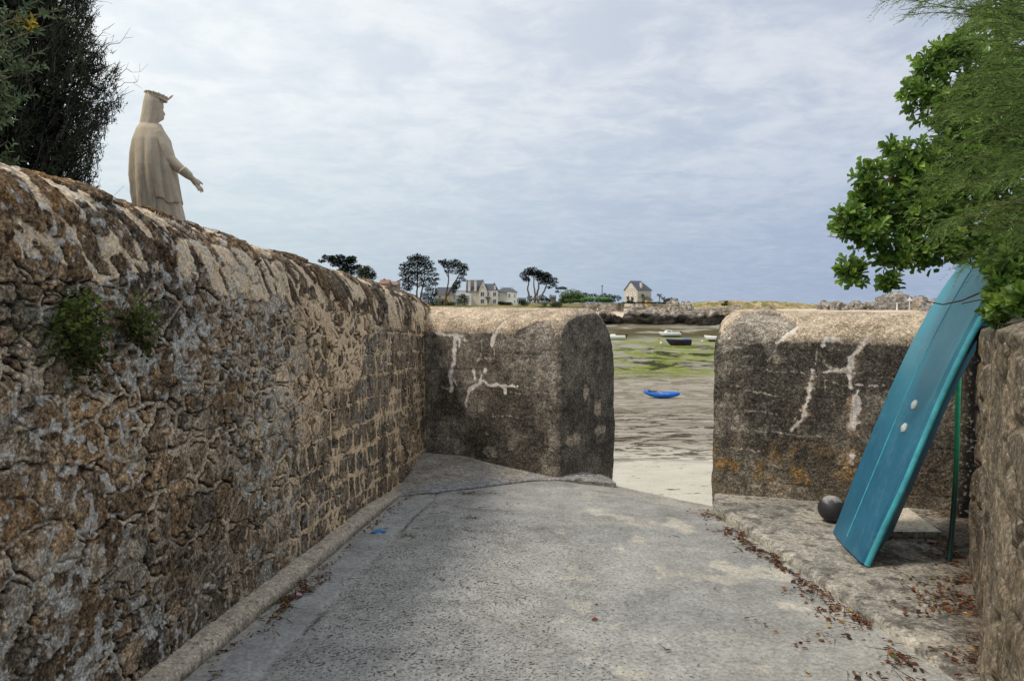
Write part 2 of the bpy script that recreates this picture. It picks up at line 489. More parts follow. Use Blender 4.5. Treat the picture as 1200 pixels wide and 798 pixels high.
    crest = ss(.0, .12, v - (zt + .12)) * far
    colr = mixc(colr, (.46, .37, .265), crest * .5)
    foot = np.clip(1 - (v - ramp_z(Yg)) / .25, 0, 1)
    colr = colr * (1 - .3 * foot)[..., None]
    P = np.stack([WX0 + WS * Yg, Yg, z], -1) - wout * back[..., None]
    colr = colr / np.maximum(colr.max(-1, keepdims=True) / .88, 1)
    nrm = wout * no[..., None]; nrm[..., 2] += nz
    P = P + nrm * (hgt * np.where(mC > .5, 1.0, .62) - .010 + mC * .030 * (rC - .5) * (1 - mort * .6))[..., None]
    mb = MB()
    # far end closes with a rounded cap
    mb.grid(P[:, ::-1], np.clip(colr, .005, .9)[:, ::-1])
    endp = P[-1]; cen = np.array([endp[:, 0].mean(), endp[:, 1].mean() + .06, .8])
    ec = colr[-1] * .8
    Q = np.stack([endp * (1 - k) + cen * k + np.array([0, .07 * math.sin(k * math.pi / 2) ** .5, 0]) for k in np.linspace(0, 1, 14)])
    Cq = np.stack([ec] * 14)
    mb.grid(Q[:, ::-1], Cq[:, ::-1])
    return mb
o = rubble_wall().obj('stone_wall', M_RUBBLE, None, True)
tag(o, 'long rubble stone wall with slanted coping and pale mortar beside the ramp', 'wall')

# ------------------------------------------------------------------ ramp, kerbs, platform
def ramp_end(x): return np.interp(x, [-3, .25, .62, 1.13, 1.87, 2.1, 4], [9.4, 9.2, 8.35, 7.77, 6.87, 6.6, 5.9])
def make_ramp():
    n, m = 430, 250
    sx = np.linspace(-2.6, 2.6, m); tt = np.linspace(0, 1, n)
    S, T = np.meshgrid(sx, tt)
    Yv = -3 + (ramp_end(S) + 3) * (1 - (1 - T) ** 1.35)
    z = ramp_z(Yv) + .012 * (fbm2(S * 1.5, Yv * 1.5, 3, 3) - .5) + .004 * (fbm2(S * 12, Yv * 12, 3, 4) - .5)
    z -= .03 * ss(1.05, .2, ramp_end(S) - Yv) * ss(.4, .9, S)
    dw = S - (WX0 + WS * Yv)                       # distance from the wall foot
    gut = ss(.46, .40, dw + .08 * (fbm2(Yv * 2, S, 3, 6) - .5))
    z += -.012 * np.exp(-((dw - .44) / .03) ** 2)
    c0 = mixc((.345, .335, .312), (.285, .280, .268), ss(.35, .65, fbm2(S * 1.2, Yv * 1.2, 4, 7)))
    c0 = mixc(c0, (.40, .365, .32), ss(.50, .72, fbm2(S * .9 + 3, Yv * 1.3, 4, 8)) * ss(-.3, 1.3, S) * .8)
    pat = ss(.64, .70, fbm2(S * 5, Yv * 3.6, 3, 9))
    c0 = mixc(c0, (.50, .46, .39), pat * .8 * ss(-.4, .6, S))
    c0 = mixc(c0, (.30, .30, .29), gut * .8)
    c0 = mixc(c0, (.36, .335, .28), ss(.22, .12, dw) * .8)
    edge = np.exp(-((dw - .45 - .05 * (fbm2(Yv * 3, S, 2, 16) - .5)) / .012) ** 2) * ss(.45, .6, fbm2(Yv * 3, S * 0, 3, 17))
    c0 = c0 * np.array([1.12, 1.12, 1.10]) * (1 - .8 * edge)[..., None]
    # day joint across the slab
    yj = 6.55 - .12 * S + .05 * (fbm2(S * 4, S * 0, 3, 18) - .5) * 2
    jt = np.exp(-((Yv - yj) / .02) ** 2) * ss(.38, .55, fbm2(S * 5, S * 0 + 3, 3, 19)) * ss(-.9, -.6, S)
    c0 = c0 * (1 - .6 * jt)[..., None]; z -= .008 * jt
    c0 = mixc(c0, (.36, .345, .315), ss(-.06, .06, Yv - yj) * .6)
    tide = ss(.8, .1, ramp_end(S) - Yv)
    c0 = mixc(c0, (.40, .37, .31), tide * .6)
    c0 = mixc(c0, (.62, .58, .47), np.exp(-((S - .75) / .09) ** 2 - ((Yv - 6.55) / .1) ** 2) * .7)
    pit = np.clip(1.15 * (1 - gut * .8) * (1 - .8 * ss(-.06, .06, Yv - yj)) * (.50 + .5 * ss(1.6, -.8, S + .8 * (fbm2(S, Yv, 3, 20) - .5))), 0, 1)
    P = np.stack([S, Yv, z], -1)
    mb = MB(); mb.grid(P, c0)
    sk = np.stack([P[-1], P[-1] * np.array([1, 1, 0]) + np.array([0, .12, -2.2])])
    mb.grid(sk, (.2, .19, .17))
    C = np.concatenate([pit.ravel(), np.zeros(2 * m)])
    g = G('worn_concrete'); p = g.pos()
    n1 = g.noise(p, 42, 5, .75); n2 = g.noise(p, 3, 6, .7)
    f = g.math('MULTIPLY', g.rng(n1, .36, .64, .66, 1.30), g.rng(n2, .36, .64, .78, 1.18))
    c = g.mix(1.0, g.attr(), g.n('CombineColor', {0: f, 1: f, 2: f}).outputs[0], 'MULTIPLY')
    pm = g.n('Attribute', attribute_name='pit').outputs['Fac']
    v = g.noise(p, 66, 4, .65, .1); w = g.noise(p, 5, 3, .6)
    thr = g.math('SUBTRACT', .78, g.math('ADD', g.math('MULTIPLY', pm, .19), g.math('MULTIPLY', g.rng(w, .35, .7), .05)))
    d = g.math('SUBTRACT', v, thr)
    pf = g.rng(d, 0, .03, 0, .9)
    c = g.mix(g.math('MULTIPLY', g.rng(g.noise(g.pos((1, .6, 1)), 1.1, 6, .7), .50, .68), .30), c, (.20, .19, .175))
    c = g.mix(pf, c, (.045, .045, .05))
    v3 = g.noise(p, 70, 2, .5); c = g.mix(g.rng(v3, .66, .74, 0, .5), c, (.55, .53, .48))
    h = g.math('SUBTRACT', g.math('ADD', g.math('MULTIPLY', n1, .5), g.noise(p, 14, 4, .6)), g.math('MULTIPLY', pf, .9))
    m_ = g.done(c, .88, g.bump(h, .7, .008), .25)
    o = mb.obj('ramp', m_, None, True)
    a = o.data.attributes.new('pit', 'FLOAT', 'POINT'); a.data.foreach_set('value', C.astype(np.float32))
    return struct(o)
make_ramp()

def make_kerb_strip():
    n = 420
    Yv = np.linspace(-2, 7.55, n)
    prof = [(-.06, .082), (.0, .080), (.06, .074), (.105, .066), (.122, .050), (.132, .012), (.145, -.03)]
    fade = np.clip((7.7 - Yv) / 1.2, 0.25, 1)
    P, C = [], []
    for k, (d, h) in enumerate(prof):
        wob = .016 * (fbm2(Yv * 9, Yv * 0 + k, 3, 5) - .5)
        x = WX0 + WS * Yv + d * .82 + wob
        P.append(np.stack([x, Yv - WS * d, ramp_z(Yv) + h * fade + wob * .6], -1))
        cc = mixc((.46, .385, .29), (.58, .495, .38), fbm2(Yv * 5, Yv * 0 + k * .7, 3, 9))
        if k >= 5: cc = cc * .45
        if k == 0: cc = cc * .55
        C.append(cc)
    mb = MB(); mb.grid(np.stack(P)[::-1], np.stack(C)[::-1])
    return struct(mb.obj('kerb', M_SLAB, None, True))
make_kerb_strip()

def make_platform():
    # a raised pavement along the right-hand wall
    n, m = 330, 150
    tt = np.linspace(0, 1, n); sx = np.concatenate([np.array([-.045, -.04, -.03, -.015]), np.linspace(0, 1, m) ** 1.15])
    T, S = np.meshgrid(tt, sx, indexing='ij')
    Yv = -2 + 9.2 * T
    kx = 2.05 + (1.80 - 2.05) * (Yv - 3.18) / (6.57 - 3.18)
    kx = np.where(Yv > 6.45, np.maximum(kx, 1.809 + (Yv - 6.45) * .33), kx)
    wx = np.where(Yv < 3.0, 2.9, .451 + .55 * Yv + .3)
    wx = np.maximum(wx, kx + .5)
    wob = .030 * (fbm2(Yv * 5, Yv * 0, 4, 44) - .5) + .02 * (vn2(Yv * 1.1, Yv * 0, 46) - .5)
    Sx = np.clip(S, 0, 1)
    x = kx + wob + (wx - kx) * Sx
    z = plat_z(Yv) + .012 * (fbm2(x * 3, Yv * 3, 4, 47) - .5) + .006 * (fbm2(x * 20, Yv * 20, 3, 48) - .5)
    z -= .018 * np.exp(-(Sx * (wx - kx) / .025) ** 2)
    drop = np.where(S < 0, -S / .045, 0)
    z = z - drop * .30
    x = x - drop * .006 + .012 * np.where(S < 0, fbm2(Yv * 12, z * 12, 3, 49) - .5, 0)
    c = mixc((.37, .335, .28), (.27, .25, .215), ss(.4, .62, fbm2(x * 4, Yv * 4, 4, 50)))
    c = mixc(c, (.47, .42, .34), ss(.55, .68, fbm2(x * 2.2 + 7, Yv * 2.2, 3, 51)) * .6)
    c = mixc(c, (.09, .085, .075), ss(.54, .62, fbm2(x * 12, Yv * 12, 4, 52)) * .7 * (S >= 0))
    c = mixc(c, (.10, .07, .05), ss(.35, .02, wx - .3 - x) * .75)
    c = c * 1.14; c = mixc(c, (.26, .235, .15), (S < 0) * .55)
    mb = MB(); mb.grid(np.stack([x, Yv, z], -1)[:, ::-1], c[:, ::-1])
    return struct(mb.obj('pavement', M_SLAB, None, True))
make_platform()

# ------------------------------------------------------------------ the two concrete blocks of the sea wall
LB0, LB1 = np.array([-1.16, 8.83]), np.array([.40, 7.98])      # left block, front foot
RB0, RB1 = onplat(836, 578)[:2], onplat(1092, 597)[:2]          # right block, front foot
def face_uv(px, py, A, B):
    d = ray(px, py); d = d / d[1]; D = unit(B - A); N = np.array([-D[1], D[0]])
    # camera at the origin of the plan: solve (d.xy*Y - A).N = 0
    Yh = A.dot(N) / (d[:2].dot(N)); p = d[:2] * Yh
    return (p - A).dot(D), EYE + d[2] * Yh

def block(A, B, L0, L1, cap_at, zb, cracks, seed, broken):
    """rounded concrete wall swept along A->B; cap_at = which end has the end face"""
    D = np.array([*unit(B - A), 0]); N = np.array([-D[1], D[0], 0])     # N points away from the camera
    nb = 36
    zc, zt, dep = 1.37, 1.655, 1.12
    pf = [(.035 * k / 150, zb + (zc - zb) * k / 150) for k in range(151)]
    for k in range(1, 71):
        a = k / 70 * math.pi * .5
        pf.append((.035 + .60 * (1 - math.cos(a)) ** .92, zc + (zt - zc) * math.sin(a) ** .78))
    for k in range(1, 41):
        a = k / 40 * math.pi * .5
        pf.append((.635 + (dep - .635) * math.sin(a), zt - (zt - .95) * (1 - math.cos(a))))
    for k in range(1, nb + 1): pf.append((dep, .95 + (zb - .6 - .95) * k / nb))
    pf = np.array(pf)
    L = np.arange(0, abs(L1 - L0) + 1e-6, .0085)
    Ls = L0 + L if cap_at == 1 else L1 - L
    rows = [(w, 0.0) for w in Ls]
    fr = .11 if cap_at == 1 else .24
    sg = 1 if cap_at == 1 else -1
    wend = Ls[-1]
    for k in range(1, 15):
        a = k / 14 * math.pi / 2
        rows.append((wend + sg * fr * math.sin(a), fr * (1 - math.cos(a))))
    cenv = np.array([dep * .5, zb - .6])
    ins0 = fr
    for k in range(1, 62): rows.append((wend + sg * fr * (1 + .0004 * k), fr + (k / 61) * 9))
    P = np.zeros((len(rows), len(pf), 3))
    dv = pf - cenv; dl = np.linalg.norm(dv, axis=1, keepdims=True)
    skew = .62                                  # the end face is cut on a slant
    for i, (w, ins) in enumerate(rows):
        if ins <= fr + 1e-9: q = pf - dv / dl * ins
        else:
            t = (ins - fr) / 9; q0 = pf - dv / dl * fr; q = q0 + (cenv - q0) * t
        P[i] = np.array([*A, 0]) + D * w + N * q[:, :1] * 1.0
        if cap_at == 1: P[i] += D * (q[:, :1] - .0) * (-.02) * 0
        P[i][:, 2] = q[:, 1]
    W_ = np.array([r[0] for r in rows])[:, None] + 0 * P[..., 2]
    cap = np.array([1.0 if r[1] > fr * .5 else 0.0 for r in rows])[:, None] + 0 * P[..., 2]
    Zg = P[..., 2].copy()
    # slanted end: push back part of the end away
    if cap_at == 1:
        back = ((P - np.array([*A, 0])) @ N)
        wfrac = np.clip((W_ - (wend - .6)) / .6, 0, 1)
        P = P + D * (wfrac * skew * back * .35)[..., None]
    isfront = np.zeros(len(pf)); isfront[:222] = 1
    F = isfront[None] * (1 - cap)
    n_big = fbm3(P, 1.7, 4, seed); n_mid = fbm3(P, 6, 4, seed + 1); n_f = fbm3(P, 24, 3, seed + 2)
    # geometry: lumps, shutter-board lines, chips
    hgt = .05 * (n_big - .5) + .022 * (n_mid - .5) + .016 * (n_f - .5)
    brd = (Zg - zb) / .205 + .25 * (vn2(W_ * 1.1, Zg * 0, seed) - .5)
    bl = np.exp(-((brd - np.round(brd)) / .035) ** 2) * ss(.40, .6, fbm2(W_ * 3, np.round(brd) * 7.3, 3, seed + 4)) * (Zg < zc)
    hgt = hgt - .006 * bl
    top = ss(zc - .012, zc + .012, Zg + .05 * (n_mid - .5))
    top_l = top * (1 - cap)
    c = mixc((.155, .132, .104), (.315, .272, .212), ss(.35, .65, n_mid))
    c = mixc(c, (.066, .054, .041), ss(.44, .58, n_big) * .85)
    c = mixc(c, (.27, .235, .185), ss(.56, .68, fbm3(P, 3.3, 4, seed + 6)) * .55)
    topc = mixc((.66, .525, .375), (.48, .375, .265), ss(.4, .65, n_mid))
    c = mixc(c, topc, top_l)
    ucrk = W_ + .035 * (n_mid - .5) * 2; vcrk = Zg + .035 * (fbm3(P, 7, 3, seed + 8) - .5) * 2
    if broken:
        # where the smooth render has fallen off the top
        bp = np.array([face_uv(x, y, A, B) for x, y in broken])
        x, y = ucrk, vcrk
        ins = np.zeros(x.shape, bool)
        for (x1, y1), (x2, y2) in zip(bp, np.roll(bp, -1, 0)):
            cond = ((y1 > y) != (y2 > y)) & (x < (x2 - x1) * (y - y1) / (y2 - y1 + 1e-12) + x1)
            ins ^= cond
        brk = ins * (isfront[None] > 0)
        grey = mixc((.38, .335, .28), (.22, .195, .165), ss(.42, .62, n_mid))
        c = mixc(c, grey, brk * .85)
        hgt = hgt - .022 * brk
    # lighter scuffs and flaking
    fl = ss(.63, .67, fbm3(P, 9, 3, seed + 10)) * ss(.45, .6, fbm3(P, 1.3, 2, seed + 11))
    c = mixc(c, (.40, .345, .27), fl * .6 * (1 - top_l))
    # foot: green-brown and ochre lichen
    foot = np.clip(1 - (Zg - zb) / .52, 0, 1)
    c = mixc(c, (.30, .245, .17), foot ** 1.5 * .55)
    if cap_at == 0:
        och = ss(.50, .62, fbm3(P, 10, 4, seed + 12)) * np.exp(-((Zg - zb - .33) / .18) ** 2) * ss(2.2, .9, W_)
        c = mixc(c, (.33, .185, .055), och * .75)
    c = c * (1 - .35 * bl)[..., None]
    streak = ss(.55, .75, fbm2(W_ * 9, Zg * .8, 4, seed + 13)) * (1 - top_l)
    c = mixc(c, (.07, .063, .054), streak * .4)
    edge = np.exp(-((Ls[-1] + sg * .03 - W_) / .06) ** 2) * (Zg < 1.5) * ss(.4, .6, n_mid)
    c = mixc(c, (.33, .285, .225), edge * .55 * (1 - cap * .4))
    if cap_at == 1:
        dkc = ss(.35, .6, fbm3(P, 2.2, 3, seed + 15)) * cap
        c = mixc(c, (.075, .067, .058), dkc * .5)
        for (bx, by, bz, bw) in ((.27, .68, .055, .14), (.74, .98, .07, .07), (.80, .72, .05, .10), (.5, 1.2, .08, .05)):
            q = ((P - np.array([*A, 0])) @ N)
            pt = ss(.35, .55, np.exp(-((q - bx) / bw) ** 4 - ((Zg - zb - by) / bz) ** 4) * cap - 1.3 * (n_mid - .5) - .9 * (n_f - .5)) * cap * (np.hypot((q - bx) / bw, (Zg - zb - by) / bz) < 1.5)
            c = mixc(c, (.47, .385, .285), pt * .9)
    # white lime that has run out of the cracks
    for kind, wd, pts in cracks:
        wd = wd * (1.05 if kind == 'white' else .8)
        uv = [face_uv(x, y, A, B) for x, y in pts]
        d = seg_dist(ucrk, vcrk, uv) * (.62 + .76 * fbm3(P, 13, 2, seed + 30)) + .012 * (fbm3(P, 40, 2, seed + 31) - .5)
        if kind == 'line':
            k = 1 - ss(wd * .45, wd * .95, d + .016 * (n_f - .5))
            c = mixc(c, (.56, .475, .37), k * .75 * F * ss(.32, .47, n_f))
        elif kind == 'halo':
            k = (1 - ss(wd * .5, wd * 1.1, d + .05 * (n_f - .5) * 2)) * F
            c = mixc(c, (.50, .355, .225), k * .75)
        else:
            k = (1 - ss(wd * .60, wd * .95, d + .045 * (n_f - .5) + .03 * (n_mid - .5))) * F
            c = mixc(c, (.90, .80, .71), k * .97)
            hgt = hgt + .0 * k
    # normals by finite differences
    du = np.gradient(P, axis=0); dp = np.gradient(P, axis=1)
    nr = np.cross(dp, du) * sg
    nr = unit(nr)
    if (nr[5, 60] * -N).sum() < 0: nr = -nr
    P = P + nr * hgt[..., None]
    mb = MB()
    if cap_at == 1: mb.grid(P[:, ::-1], np.clip(c, .01, .9)[:, ::-1])
    else: mb.grid(P, np.clip(c, .01, .9))
    return mb

CR_L = [
 ('line', .016, [(521, 391), (534, 386), (548, 378), (543, 366)]), ('line', .012, [(548, 378), (552, 371), (560, 370)]),
 ('line', .010, [(535, 388), (528, 374), (537, 371)]), ('line', .010, [(566, 379), (570, 383), (574, 386)]),
 ('white', .030, [(531, 393), (530, 420), (526, 440), (529, 452), (528, 458)]), ('white', .020, [(528, 440), (535, 452)]),
 ('white', .018, [(509, 391), (530, 394), (542, 392)]), ('white', .015, [(543, 395), (544, 404)]), ('white', .013, [(536, 398), (536, 408)]),
 ('line', .014, [(562, 398), (560, 420), (555, 425)]), ('line', .012, [(508, 416), (514, 419)]),
 ('white', .030, [(577, 392), (575, 404)]), ('white', .014, [(588, 378), (580, 390)]), ('line', .010, [(578, 406), (579, 420), (574, 422)]),
 ('white', .020, [(553, 434), (556, 446)]), ('white', .018, [(567, 433), (563, 446)]),
 ('white', .026, [(546, 475), (547, 460), (556, 452), (566, 446), (574, 452), (584, 450), (590, 454)]), ('white', .014, [(590, 452), (604, 454)]),
 ('white', .013, [(590, 454), (590, 462)]), ('line', .010, [(516, 454), (528, 455)]), ('line', .009, [(548, 420), (575, 421)]), ('line', .008, [(575, 487), (612, 490)]),
 ('line', .008, [(590, 460), (618, 462)]),
]
CR_R = [
 ('white', .013, [(1002, 437), (978, 434), (962, 438)]), ('line', .030, [(1002, 437), (975, 434), (965, 424)]),
 ('halo', .035, [(1018, 398), (1010, 405), (996, 428), (998, 445)]), ('white', .022, [(1018, 398), (1008, 408), (996, 424)]), ('white', .026, [(996, 424), (996, 438), (999, 452)]),
 ('line', .016, [(1018, 400), (1020, 388)]), ('white', .014, [(1016, 398), (1022, 396)]),
 ('halo', .075, [(1003, 470), (1000, 488), (999, 504)]), ('white', .042, [(1006, 466), (1002, 485), (1000, 500)]), ('white', .018, [(1007, 458), (1006, 468)]),
 ('halo', .04, [(998, 532), (998, 546)]), ('white', .026, [(1000, 534), (1000, 546)]),
 ('white', .012, [(1004, 449), (1036, 451)]), ('line', .012, [(968, 449), (1000, 449)]), ('line', .010, [(968, 449), (967, 463)]),
 ('halo', .03, [(953, 440), (948, 462), (942, 490), (932, 500)]), ('white', .018, [(953, 432), (951, 450), (943, 484), (940, 492)]), ('white', .030, [(940, 492), (928, 502)]),
 ('white', .016, [(963, 403), (965, 396), (985, 398)]), ('line', .012, [(962, 402), (965, 385), (980, 375)]), ('line', .012, [(957, 410), (956, 425)]),
 ('line', .010, [(860, 458), (915, 463)]), ('line', .008, [(864, 480), (910, 484)]), ('line', .010, [(860, 502), (920, 508), (960, 512)]), ('line', .008, [(857, 524), (890, 528)]),
 ('line', .008, [(900, 434), (955, 440)]), ('line', .009, [(868, 446), (858, 460), (862, 492), (858, 506)]), ('line', .008, [(870, 420), (878, 416), (882, 419), (890, 417)]),
 ('line', .013, [(935, 383), (913, 401), (900, 425)]), ('white', .020, [(933, 384), (912, 402)]),
 ('line', .010, [(847, 398), (857, 397), (857, 408), (847, 409), (847, 398)]), ('line', .008, [(849, 399), (856, 407)]), ('line', .008, [(856, 399), (849, 408)]),
 ('line', .010, [(990, 548), (998, 546)]), ('line', .009, [(1040, 405), (1075, 404)]), ('line', .009, [(1035, 470), (1060, 473)]),
]
BRK_L = [(600, 398), (606, 386), (622, 378), (640, 376), (648, 392), (645, 430), (622, 420), (612, 404)]
BRK_R = [(838, 392), (868, 366), (905, 366), (936, 380), (914, 400), (902, 425), (890, 402), (838, 415)]
o = block(LB0, LB1, -.25, 1.80, 1, float(ramp_z(8.3)) - .25, CR_L, 201, BRK_L).obj('concrete_block', M_CONC, None, True)
tag(o, 'weathered concrete sea wall block left of the gap with white lime streaks', 'concrete wall')
rl = float(np.linalg.norm(RB1 - RB0))
o = block(RB0, RB1, .22, rl + 1.6, 0, float(plat_z(6.7)) - .05, CR_R, 301, BRK_R).obj('concrete_block', M_CONC, None, True)
tag(o, 'weathered concrete sea wall block behind the turquoise boat', 'concrete wall')

# cement apron in the corner between the rubble wall and the left block
def apron():
    fr = np.array([onramp(462, 583), onramp(478, 581), onramp(520, 577), onramp(575, 570), onramp(625, 564), onramp(655, 563), onramp(695, 565), onramp(722, 568)])
    D = unit(LB1 - LB0)
    bk = [np.array([WX0 + WS * 7.6 - .05, 7.7, float(ramp_z(7.6)) + .03]), np.array([WX0 + WS * 8.0 - .05, 8.0, -.17]), np.array([WX0 + WS * 8.6, 8.62, -.07])]
    for w, zz in ((.75, -.10), (1.3, -.16), (1.72, -.19)): bk.append(np.array([*(LB0 + D * w + np.array([-D[1], D[0]]) * .05), zz]))
    bk += [np.array([.80, 8.3, -.22]), np.array([1.12, 8.35, -.30])]
    bk = np.array(bk)
    k = np.linspace(0, len(fr) - 1, 150); kk = np.arange(len(fr))
    F = np.stack([np.interp(k, kk, fr[:, i]) for i in range(3)], -1); B = np.stack([np.interp(k, kk, bk[:, i]) for i in range(3)], -1)
    t = np.concatenate([[0, 0], np.linspace(0, 1, 46) ** 1.0])
    P = np.stack([F * (1 - a) + B * a for a in t])
    lip = np.array([-.05, .005] + [.016 + .006 * min(i / 4, 1) for i in range(46)])
    damp = np.concatenate([[1, 1], 1 - np.linspace(0, 1, 46)])
    P[..., 2] += (lip * damp)[:, None] + .012 * (fbm2(P[..., 0] * 7, P[..., 1] * 7, 4, 5) - .5) + .02 * ss(.55, .7, fbm2(P[..., 0] * 5, P[..., 1] * 5, 3, 8)) * ss(.2, .5, P[..., 0])
    c = mixc((.345, .32, .275), (.285, .27, .24), ss(.4, .62, fbm2(P[..., 0] * 3, P[..., 1] * 3, 4, 6)))
    c = mixc(c, (.25, .25, .25), ss(.24, .06, np.linspace(-.04, 1, 48))[:, None] + 0 * P[..., 0])
    c = mixc(c, (.26, .25, .235), ss(.05, .35, P[..., 0]))
    c = mixc(c, (.20, .14, .09), ss(.60, .72, fbm2(P[..., 0] * 4 + 3, P[..., 1] * 4, 3, 7)) * .4)
    c = c * 1.2; c[:2] = c[:2] * .6
    mb = MB(); mb.grid(P, c)
    return struct(mb.obj('apron', M_SLAB, None, True))
apron()

# ------------------------------------------------------------------ the right wall (two lengths, the shade of the gap between painted on)
def right_wall(Ya, Yb, name, label, seed, shade_end):
    A = np.array([.451 + .55 * Ya, Ya]); B = np.array([.451 + .55 * Yb, Yb])
    D = unit(B - A); N = np.array([-D[1], D[0]])       # N to the left, out of the face
    Ln = np.linalg.norm(B - A)
    n, m = int(Ln / .009), 230
    w = np.concatenate([np.full(16, 0.0), np.linspace(0, Ln, n), np.full(24, Ln)])
    dpt = np.concatenate([np.linspace(.5, .02, 16), np.zeros(n), np.linspace(.01, .5, 24)])
    t = np.concatenate([np.linspace(0, 1, m), 1 + np.linspace(0, 1, 41)[1:]])
    Wg, T = np.meshgrid(w, t, indexing='ij'); Dp = np.repeat(dpt[:, None], len(t), 1)
    Yw = A[1] + D[1] * Wg
    zb = plat_z(Yw) - .08; zt = 1.57 + .05 * ss(4.2, 3.0, Yw)
    z = np.where(T <= 1, zb + (zt - zb) * np.clip(T, 0, 1), zt + .07 * np.sin(np.clip(T - 1, 0, 1) * math.pi * .5))
    lean = np.where(T <= 1, .03 * np.clip(T, 0, 1), .03 + .25 * np.clip(T - 1, 0, 1))
    proud = .05 * ss(3.5, 3.3, Yw + .04 * (fbm2(z * 3, z * 0, 2, 3) - .5)) if seed == 401 else 0
    e, r, s2, _, _ = worley(Wg + .05 * (fbm2(Wg * 4, z * 4, 3, seed) - .5), z + .05 * (fbm2(Wg * 4 + 9, z * 4, 3, seed) - .5), .30, .22, .85, .85, seed)
    rend = ss(.47, .58, fbm2(Wg * 2.2, z * 1.6, 4, seed + 1))          # render still holding
    hgt = .020 * rend + (1 - rend) * ss(0, .04, e) * .03 + .05 * (fbm2(Wg * 3, z * 3, 4, seed + 2) - .5) + .030 * (fbm2(Wg * 22, z * 9, 4, seed + 3) - .5)
    c = mixc((.40, .335, .25), (.29, .24, .18), ss(.4, .62, fbm2(Wg * 5, z * 3, 4, seed + 4)))
    c = mixc(c, (.185, .155, .12), (1 - rend) * .7)
    st = ss(.54, .66, fbm2(Wg * 16, z * 3.2, 5, seed + 5))
    c = mixc(c, (.53, .475, .39), st * .6)
    c = mixc(c, (.115, .10, .082), ss(.55, .68, fbm2(Wg * 11 + 5, z * 2.5, 4, seed + 6)) * .75)
    c = mixc(c, (.34, .22, .09), ss(.60, .70, fbm2(Wg * 6, z * 6, 4, seed + 7)) * .45)
    c = mixc(c, (.17, .15, .125), ss(.35, .0, z - zb) * .6)
    c = mixc(c, (.23, .22, .20), ss(zt - .12, zt, z) * .7)
    if seed == 401:
        sm_ = ss(3.5, 3.3, Yw)
        c = mixc(c, mixc((.33, .285, .215), (.24, .21, .165), ss(.4, .6, fbm2(Wg * 7, z * 1.2, 4, 77))), sm_ * .7)
        seam = np.exp(-((Yw - 3.42) / .012) ** 2); c = c * (1 - .7 * seam)[..., None]; hgt = hgt - .02 * seam
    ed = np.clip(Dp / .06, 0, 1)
    if shade_end: c = c * (1 - .93 * ed)[..., None]  # end faces darkened in colour as the shade inside the gap
    P = np.zeros(Wg.shape + (3,))
    off = -Dp - lean + (hgt + proud) * (1 - .6 * np.clip(Dp / .1, 0, 1))
    P[..., 0] = A[0] + D[0] * Wg + N[0] * off; P[..., 1] = A[1] + D[1] * Wg + N[1] * off; P[..., 2] = z
    endw = ss(.06, 0, Dp) * 0
    k1 = (.02 * (fbm2(Dp * 9, z * 9, 4, seed + 9) - .5) * (Dp > .005))
    P[..., 0] += D[0] * k1; P[..., 1] += D[1] * k1
    jn = (1 - ss(.0, .016, e)) * (1 - .6 * rend); c = mixc(c, (.10, .085, .065), jn * .8); c = c * (.72 + .5 * r)[..., None]
    hgt = hgt - .016 * jn; c = c * np.array([.70, .65, .585]) * (1 if seed == 401 else .40) * (.62 + .76 * fbm2(Wg * 45, z * 24, 3, seed + 20))[..., None]; mb = MB(); mb.grid(P, np.clip(c, .01, .9))  # the stub is darkened further to carry the gap's shade
    # back of the wall
    bk = np.array([[*(A - N * .55), -.3], [*(B - N * .55), -.3], [*(B - N * .5), 1.55], [*(A - N * .5), 1.55]])
    mb.ngon(bk, (.2, .17, .13))
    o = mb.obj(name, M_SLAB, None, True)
    return tag(o, label, 'wall')
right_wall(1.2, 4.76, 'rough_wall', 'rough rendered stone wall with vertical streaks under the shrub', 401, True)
right_wall(5.95, 6.5, 'wall_stub', 'short stretch of wall painted dark with gap shade behind the green pole', 451, True)

# gardens behind the walls (plain earth and grass)
def garden(pts, name, col):
    mb = MB(); P = np.array(pts, float).reshape(2, 2, 3)
    u = np.linspace(0, 1, 40)[:, None, None]; v = np.linspace(0, 1, 40)[None, :, None]
    Q = (P[0, 0] * (1 - u) + P[0, 1] * u) * (1 - v) + (P[1, 0] * (1 - u) + P[1, 1] * u) * v
    Q[..., 2] += .12 * (fbm2(Q[..., 0] * 1.3, Q[..., 1] * 1.3, 3, 3) - .5)
    mb.grid(Q, col)
    return struct(mb.obj(name, pmat(name + '_soil', col, .95, .4, 5, .6, .03, .1)))
garden([(-14, -3, 1.1), (-2.75, -3, 1.1), (-14, 9.0, 1.1), (-1.60, 9.0, 1.1)], 'garden_ground', (.07, .075, .035))
garden([(1.75, 1.25, 1.3), (13, 1.25, 1.3), (4.62, 6.5, 1.3), (13, 6.5, 1.3)], 'garden_bed', (.06, .05, .035))

